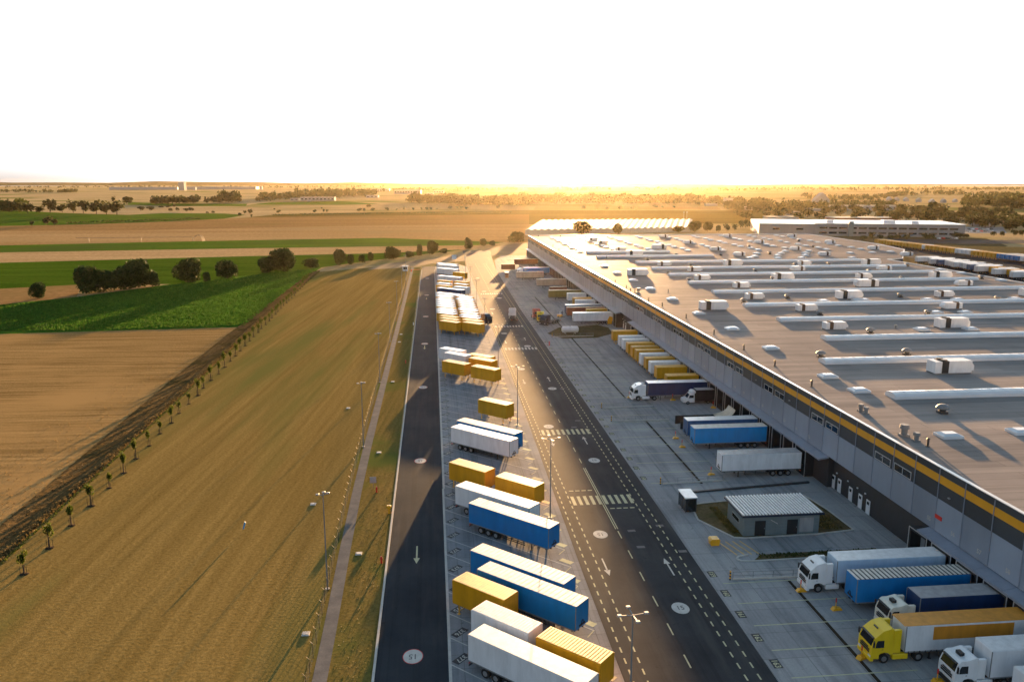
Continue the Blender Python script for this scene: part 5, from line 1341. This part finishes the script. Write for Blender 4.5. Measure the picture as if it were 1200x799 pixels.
def block(x0, x1, y, hpx, depth, lab, mat='farwall', roof='farroof', win=True, name='far_building', gable=False, cat='building'):
    P0, P1 = at(x0, y), at(x1, y); d = P1 - P0; L = d.length; k = (P0 - CAMP).dot(FW) / FPX; h = hpx * k
    root = thing(name, lab, cat, P0, math.atan2(d.y, d.x))
    a = MB(); a.box(0, L, 0, depth, 0, h); a.build('wall', MT[mat], root)
    a = MB()
    if gable: a.prism([(-.5, h + .01), (L + .5, h + .01), (L / 2, h + L * .5)], -.5, depth + .5)
    else: a.box(-.3, L + .3, -.3, depth + .3, h + .01, h + .6)
    a.build('roof', MT[roof], root)
    if win:
        m = max(2, int(L / 9))
        for j in range(min(m, 14)):
            xx = L * (j + .25) / min(m, 14); a = MB(); a.box(xx, xx + L * .5 / min(m, 14), -.12, -.01, h * .35, h * .7); a.build('window', MT['glass'], root)
    return root
block(352, 392, 235.5, 4.2, 18, 'long white apartment block at the edge of the far wood'); block(340, 350, 235.3, 2.6, 18, 'small white house left of the far white apartment block'); block(359.5, 363, 236.2, 2.2, 10, 'tiny white shed in front of the far white apartment block', win=False)
block(429, 443, 232, 2.8, 20, 'white building half behind trees right of the far apartment block'); block(508, 520, 226.5, 3.2, 30, 'white hall in the far town left of the sun glare'); block(462, 493, 227.5, 4.5, 40, 'pale spread of a large hall in the far town', 'offwall'); block(500, 508, 229, 2.5, 20, 'small pale house beside the white hall in the far town'); block(436, 456, 224, 2.6, 40, 'pale hall far behind the wood near the town', 'offwall')
block(128, 208, 222.5, 3.0, 60, 'very long pale hall on the far left horizon', 'grey', win=False); block(216, 300, 222, 3.0, 60, 'second very long pale hall on the horizon, right of the grey tower', 'offwall', win=False); block(209, 216, 223.5, 9.5, 30, 'grey tower standing between two long halls on the horizon', 'farwall', 'farroof', False); block(226, 229, 222.8, 3.2, 20, 'small bright white house in front of the second long hall', win=False); block(304.5, 307, 222.5, 4, 20, 'tiny bright white tower on the horizon left of the wood', win=False)
block(828, 841, 241.5, 2.4, 20, 'white shed among trees left of a taller white house', win=False); block(850, 859, 241, 8, 18, 'taller white house among the trees on the right', gable=False); block(874, 890, 246.5, 3.4, 18, 'white hall between trees left of the office block', win=False); block(868, 874, 246.8, 1.8, 15, 'low white annex left of the white hall', win=False)
block(901, 936, 258, 3.2, 25, 'flat white roofed hall just behind the office block', win=False); block(924, 937, 252.5, 4, 18, 'small white building behind the flat white hall'); block(948, 962, 247.5, 2.4, 20, 'small pale hall among trees behind the office block', win=False)
block(974, 1052, 247, 5.5, 30, 'long pale two storey school like block among trees'); block(978, 1052, 259.3, 3.5, 30, 'long red brown shed right behind the office block', 'brown', 'beige', False); block(955, 972, 237.5, 3, 20, 'pale farm house on the far right fields', gable=True, win=False); block(1146, 1166, 265.5, 4.5, 18, 'white hall behind the car park', win=False)
for i, (x, y, w, h) in enumerate([(1040, 235, 5, 3), (1049, 235.5, 5, 3.2), (1060, 236, 5, 3.5), (1075, 237, 5, 4), (1090, 238, 6, 3), (1104, 238, 5, 4), (1118, 237, 4, 3), (1134, 238, 5, 3.5), (1147, 239.5, 5, 4)]):
    r_ = block(x, x + w, y, h * .6, 9, f"white gabled house in the far row on the right, {ordn(i + 1)} from the left", 'farwall', 'farroof' if i % 2 else 'grey', False, 'gabled_house', True, 'house'); r_['group'] = 'row of far white houses'
# irrigation machine in the far left field
p0 = at(226, 283); irr = thing('irrigation_machine', 'thin arched irrigation machine standing in the far left stubble field', 'irrigation machine', p0)
a = MB()
for k in range(8):
    t0, t1 = math.pi * k / 8, math.pi * (k + 1) / 8
    for y in (0, 4): a.bar((4 - 4 * math.cos(t0), y, 5 * math.sin(t0)), (4 - 4 * math.cos(t1), y, 5 * math.sin(t1)), .22, .22)
a.build('arch', MT['darkmetal'], irr); a = MB()
for x in (0, -40, -80): a.bar((x, 0, 0), (x, 0, 3.5), .25, .25)
a.bar((0, 0, 3.5), (-90, 0, 3.5), .25, .25); a.build('boom', MT['darkmetal'], irr)
# cars by the office block
CC = ['white', 'grey', 'cabdark', 'red', 'white', 'black']
cars = [(1133 + 4.2 * i, 272) for i in range(8)] + [(1135 + 4.4 * i, 269.5) for i in range(7)] + [(1100 + 5 * i, 280.5) for i in range(5)]
for i, (x, y) in enumerate(cars):
    p = at(x, y); c = CC[(i * 5 + 1) % 6]; nm = {'cabdark': 'dark blue'}.get(c, c)
    where = ['front row, far car park', 'rear row, far car park', 'row before the office block'][0 if i < 8 else 1 if i < 15 else 2]
    place('car' + c, make_car(c), (p.x, p.y, .09), 1.5 + random.uniform(-.05, .05), f"{nm} car parked in the {where}, {ordn((i if i < 8 else i - 8 if i < 15 else i - 15) + 1)} from the left", 'cars by the office block', 1.0)
# containers and trailers in the yard on the far side of the warehouse
FR = [('Y', 15), ('W', 1), ('Y', 8), ('W', 4), ('Y', 6), ('B', 5), ('W', 3), ('Y', 5)]
y = 585.0; cnt = {}
for k, n_ in FR:
    for i in range(n_):
        cnt[k] = cnt.get(k, 0) + 1
        nm = {'Y': 'yellow container', 'W': 'white container', 'B': 'blue trailer'}[k]
        place(KINDS[k][0], KINDS[k][1], (343 + (585 - y) * .06 + (3 if k == 'B' else 0), y, .07), math.pi, f"{nm} in the long row behind the warehouse, {ordn(cnt[k])} {k == 'B' and 'blue' or ''} from its far end".replace('  ', ' '), 'row of containers behind the warehouse'); y -= 3.7
NR = 'TWTTSTWTTWSTTYWTYTTW'
for i, k in enumerate(NR):
    nm = KINDS[k][3].replace(' on legs', '')
    place(KINDS[k][0], KINDS[k][1], (292 + (i % 3) * 2, 446 - 4.4 * i, .07), 0, f"{nm} parked behind the warehouse roof, {ordn(i + 1)} from the far end", 'nearer row behind the warehouse')
# ------------------------------------------------------------------ light, air, camera
def finish(exposure=3.1, sky=.1, sun=5.0, dens=1.2e-5, g=.55):
    w = bpy.data.worlds.new('World'); SC.world = w; w.use_nodes = True
    nt = w.node_tree; bg = nt.nodes['Background']
    st = nt.nodes.new('ShaderNodeTexSky'); st.sky_type = 'NISHITA'; st.sun_disc = False
    st.sun_elevation = R(SUN_EL); st.sun_rotation = R(SUN_AZ); st.air_density = 1.0; st.dust_density = 2.5; st.ozone_density = 1.0; st.altitude = 50
    hs = nt.nodes.new('ShaderNodeHueSaturation'); 
    tc = nt.nodes.new('ShaderNodeTexCoord'); sx = nt.nodes.new('ShaderNodeSeparateXYZ'); nt.links.new(tc.outputs['Generated'], sx.inputs[0])
    mr = nt.nodes.new('ShaderNodeMapRange'); mr.inputs[1].default_value = .22; mr.inputs[2].default_value = .6; mr.inputs[3].default_value = SKY_LOW; mr.inputs[4].default_value = SKY_SAT
    nt.links.new(sx.outputs['Z'], mr.inputs[0]); nt.links.new(mr.outputs[0], hs.inputs['Saturation'])   # hazy, paler air towards the horizon
    m2 = nt.nodes.new('ShaderNodeMapRange'); m2.inputs[1].default_value = .1; m2.inputs[2].default_value = .5; nt.links.new(sx.outputs['Z'], m2.inputs[0])
    nt.links.new(st.outputs[0], hs.inputs['Color']); nt.links.new(mixc(nt, m2.outputs[0], hs.outputs[0], SKY_TINT, 'MULTIPLY'), bg.inputs['Color'])
    bg.inputs['Strength'].default_value = sky
    L = bpy.data.lights.new('sun', 'SUN'); L.energy = sun; L.angle = R(.55); L.color = (1.0, .575, .24)
    so = bpy.data.objects.new('sun', L); COL.objects.link(so)
    el, az = R(SUN_EL), R(SUN_AZ)
    d = Vector((math.sin(az) * math.cos(el), math.cos(az) * math.cos(el), math.sin(el)))
    so.rotation_euler = d.to_track_quat('Z', 'Y').to_euler(); so.location = (100, 400, 200)
    if dens:
        a = MB(); a.box(-9300, 9300, -9300, 9300, -1, 62); h = a.build('haze', None); tag(h, kind='stuff')
        h.data.materials.clear()
        m = bpy.data.materials.new('haze_air'); m.use_nodes = True; n2 = m.node_tree; n2.nodes.remove(n2.nodes['Principled BSDF'])
        pv = n2.nodes.new('ShaderNodeVolumePrincipled'); pv.inputs['Color'].default_value = (.95, .78, .50, 1); pv.inputs['Density'].default_value = dens; pv.inputs['Anisotropy'].default_value = g
        n2.links.new(pv.outputs[0], n2.nodes['Material Output'].inputs['Volume']); h.data.materials.append(m)
    cam = bpy.data.cameras.new('camera'); co = bpy.data.objects.new('camera', cam); COL.objects.link(co)
    cam.sensor_fit = 'HORIZONTAL'; cam.sensor_width = 36; cam.lens = FPX / 1200 * 36; cam.clip_start = .5; cam.clip_end = 30000
    co.location = CAMP; co.rotation_euler = (math.pi / 2 - PITCH, 0, -YAW)
    SC.camera = co
    vs = SC.view_settings; vs.view_transform = 'Standard'; vs.look = 'None'; vs.exposure = exposure; vs.gamma = 1; vs.use_curve_mapping = False
    SC.display_settings.display_device = 'sRGB'
    SC.cycles.max_bounces = 5; SC.cycles.diffuse_bounces = 2; SC.cycles.glossy_bounces = 2; SC.cycles.transmission_bounces = 2; SC.cycles.volume_bounces = 0; SC.cycles.transparent_max_bounces = 4
    SC.cycles.use_denoising = True
    SC.cycles.sample_clamp_indirect = 4
SKY_SAT, SKY_LOW, SKY_TINT = .95, .10, (.80, .98, 1.11)
finish(exposure=2.85, sky=.060, sun=5.0, dens=.64e-5, g=.82)
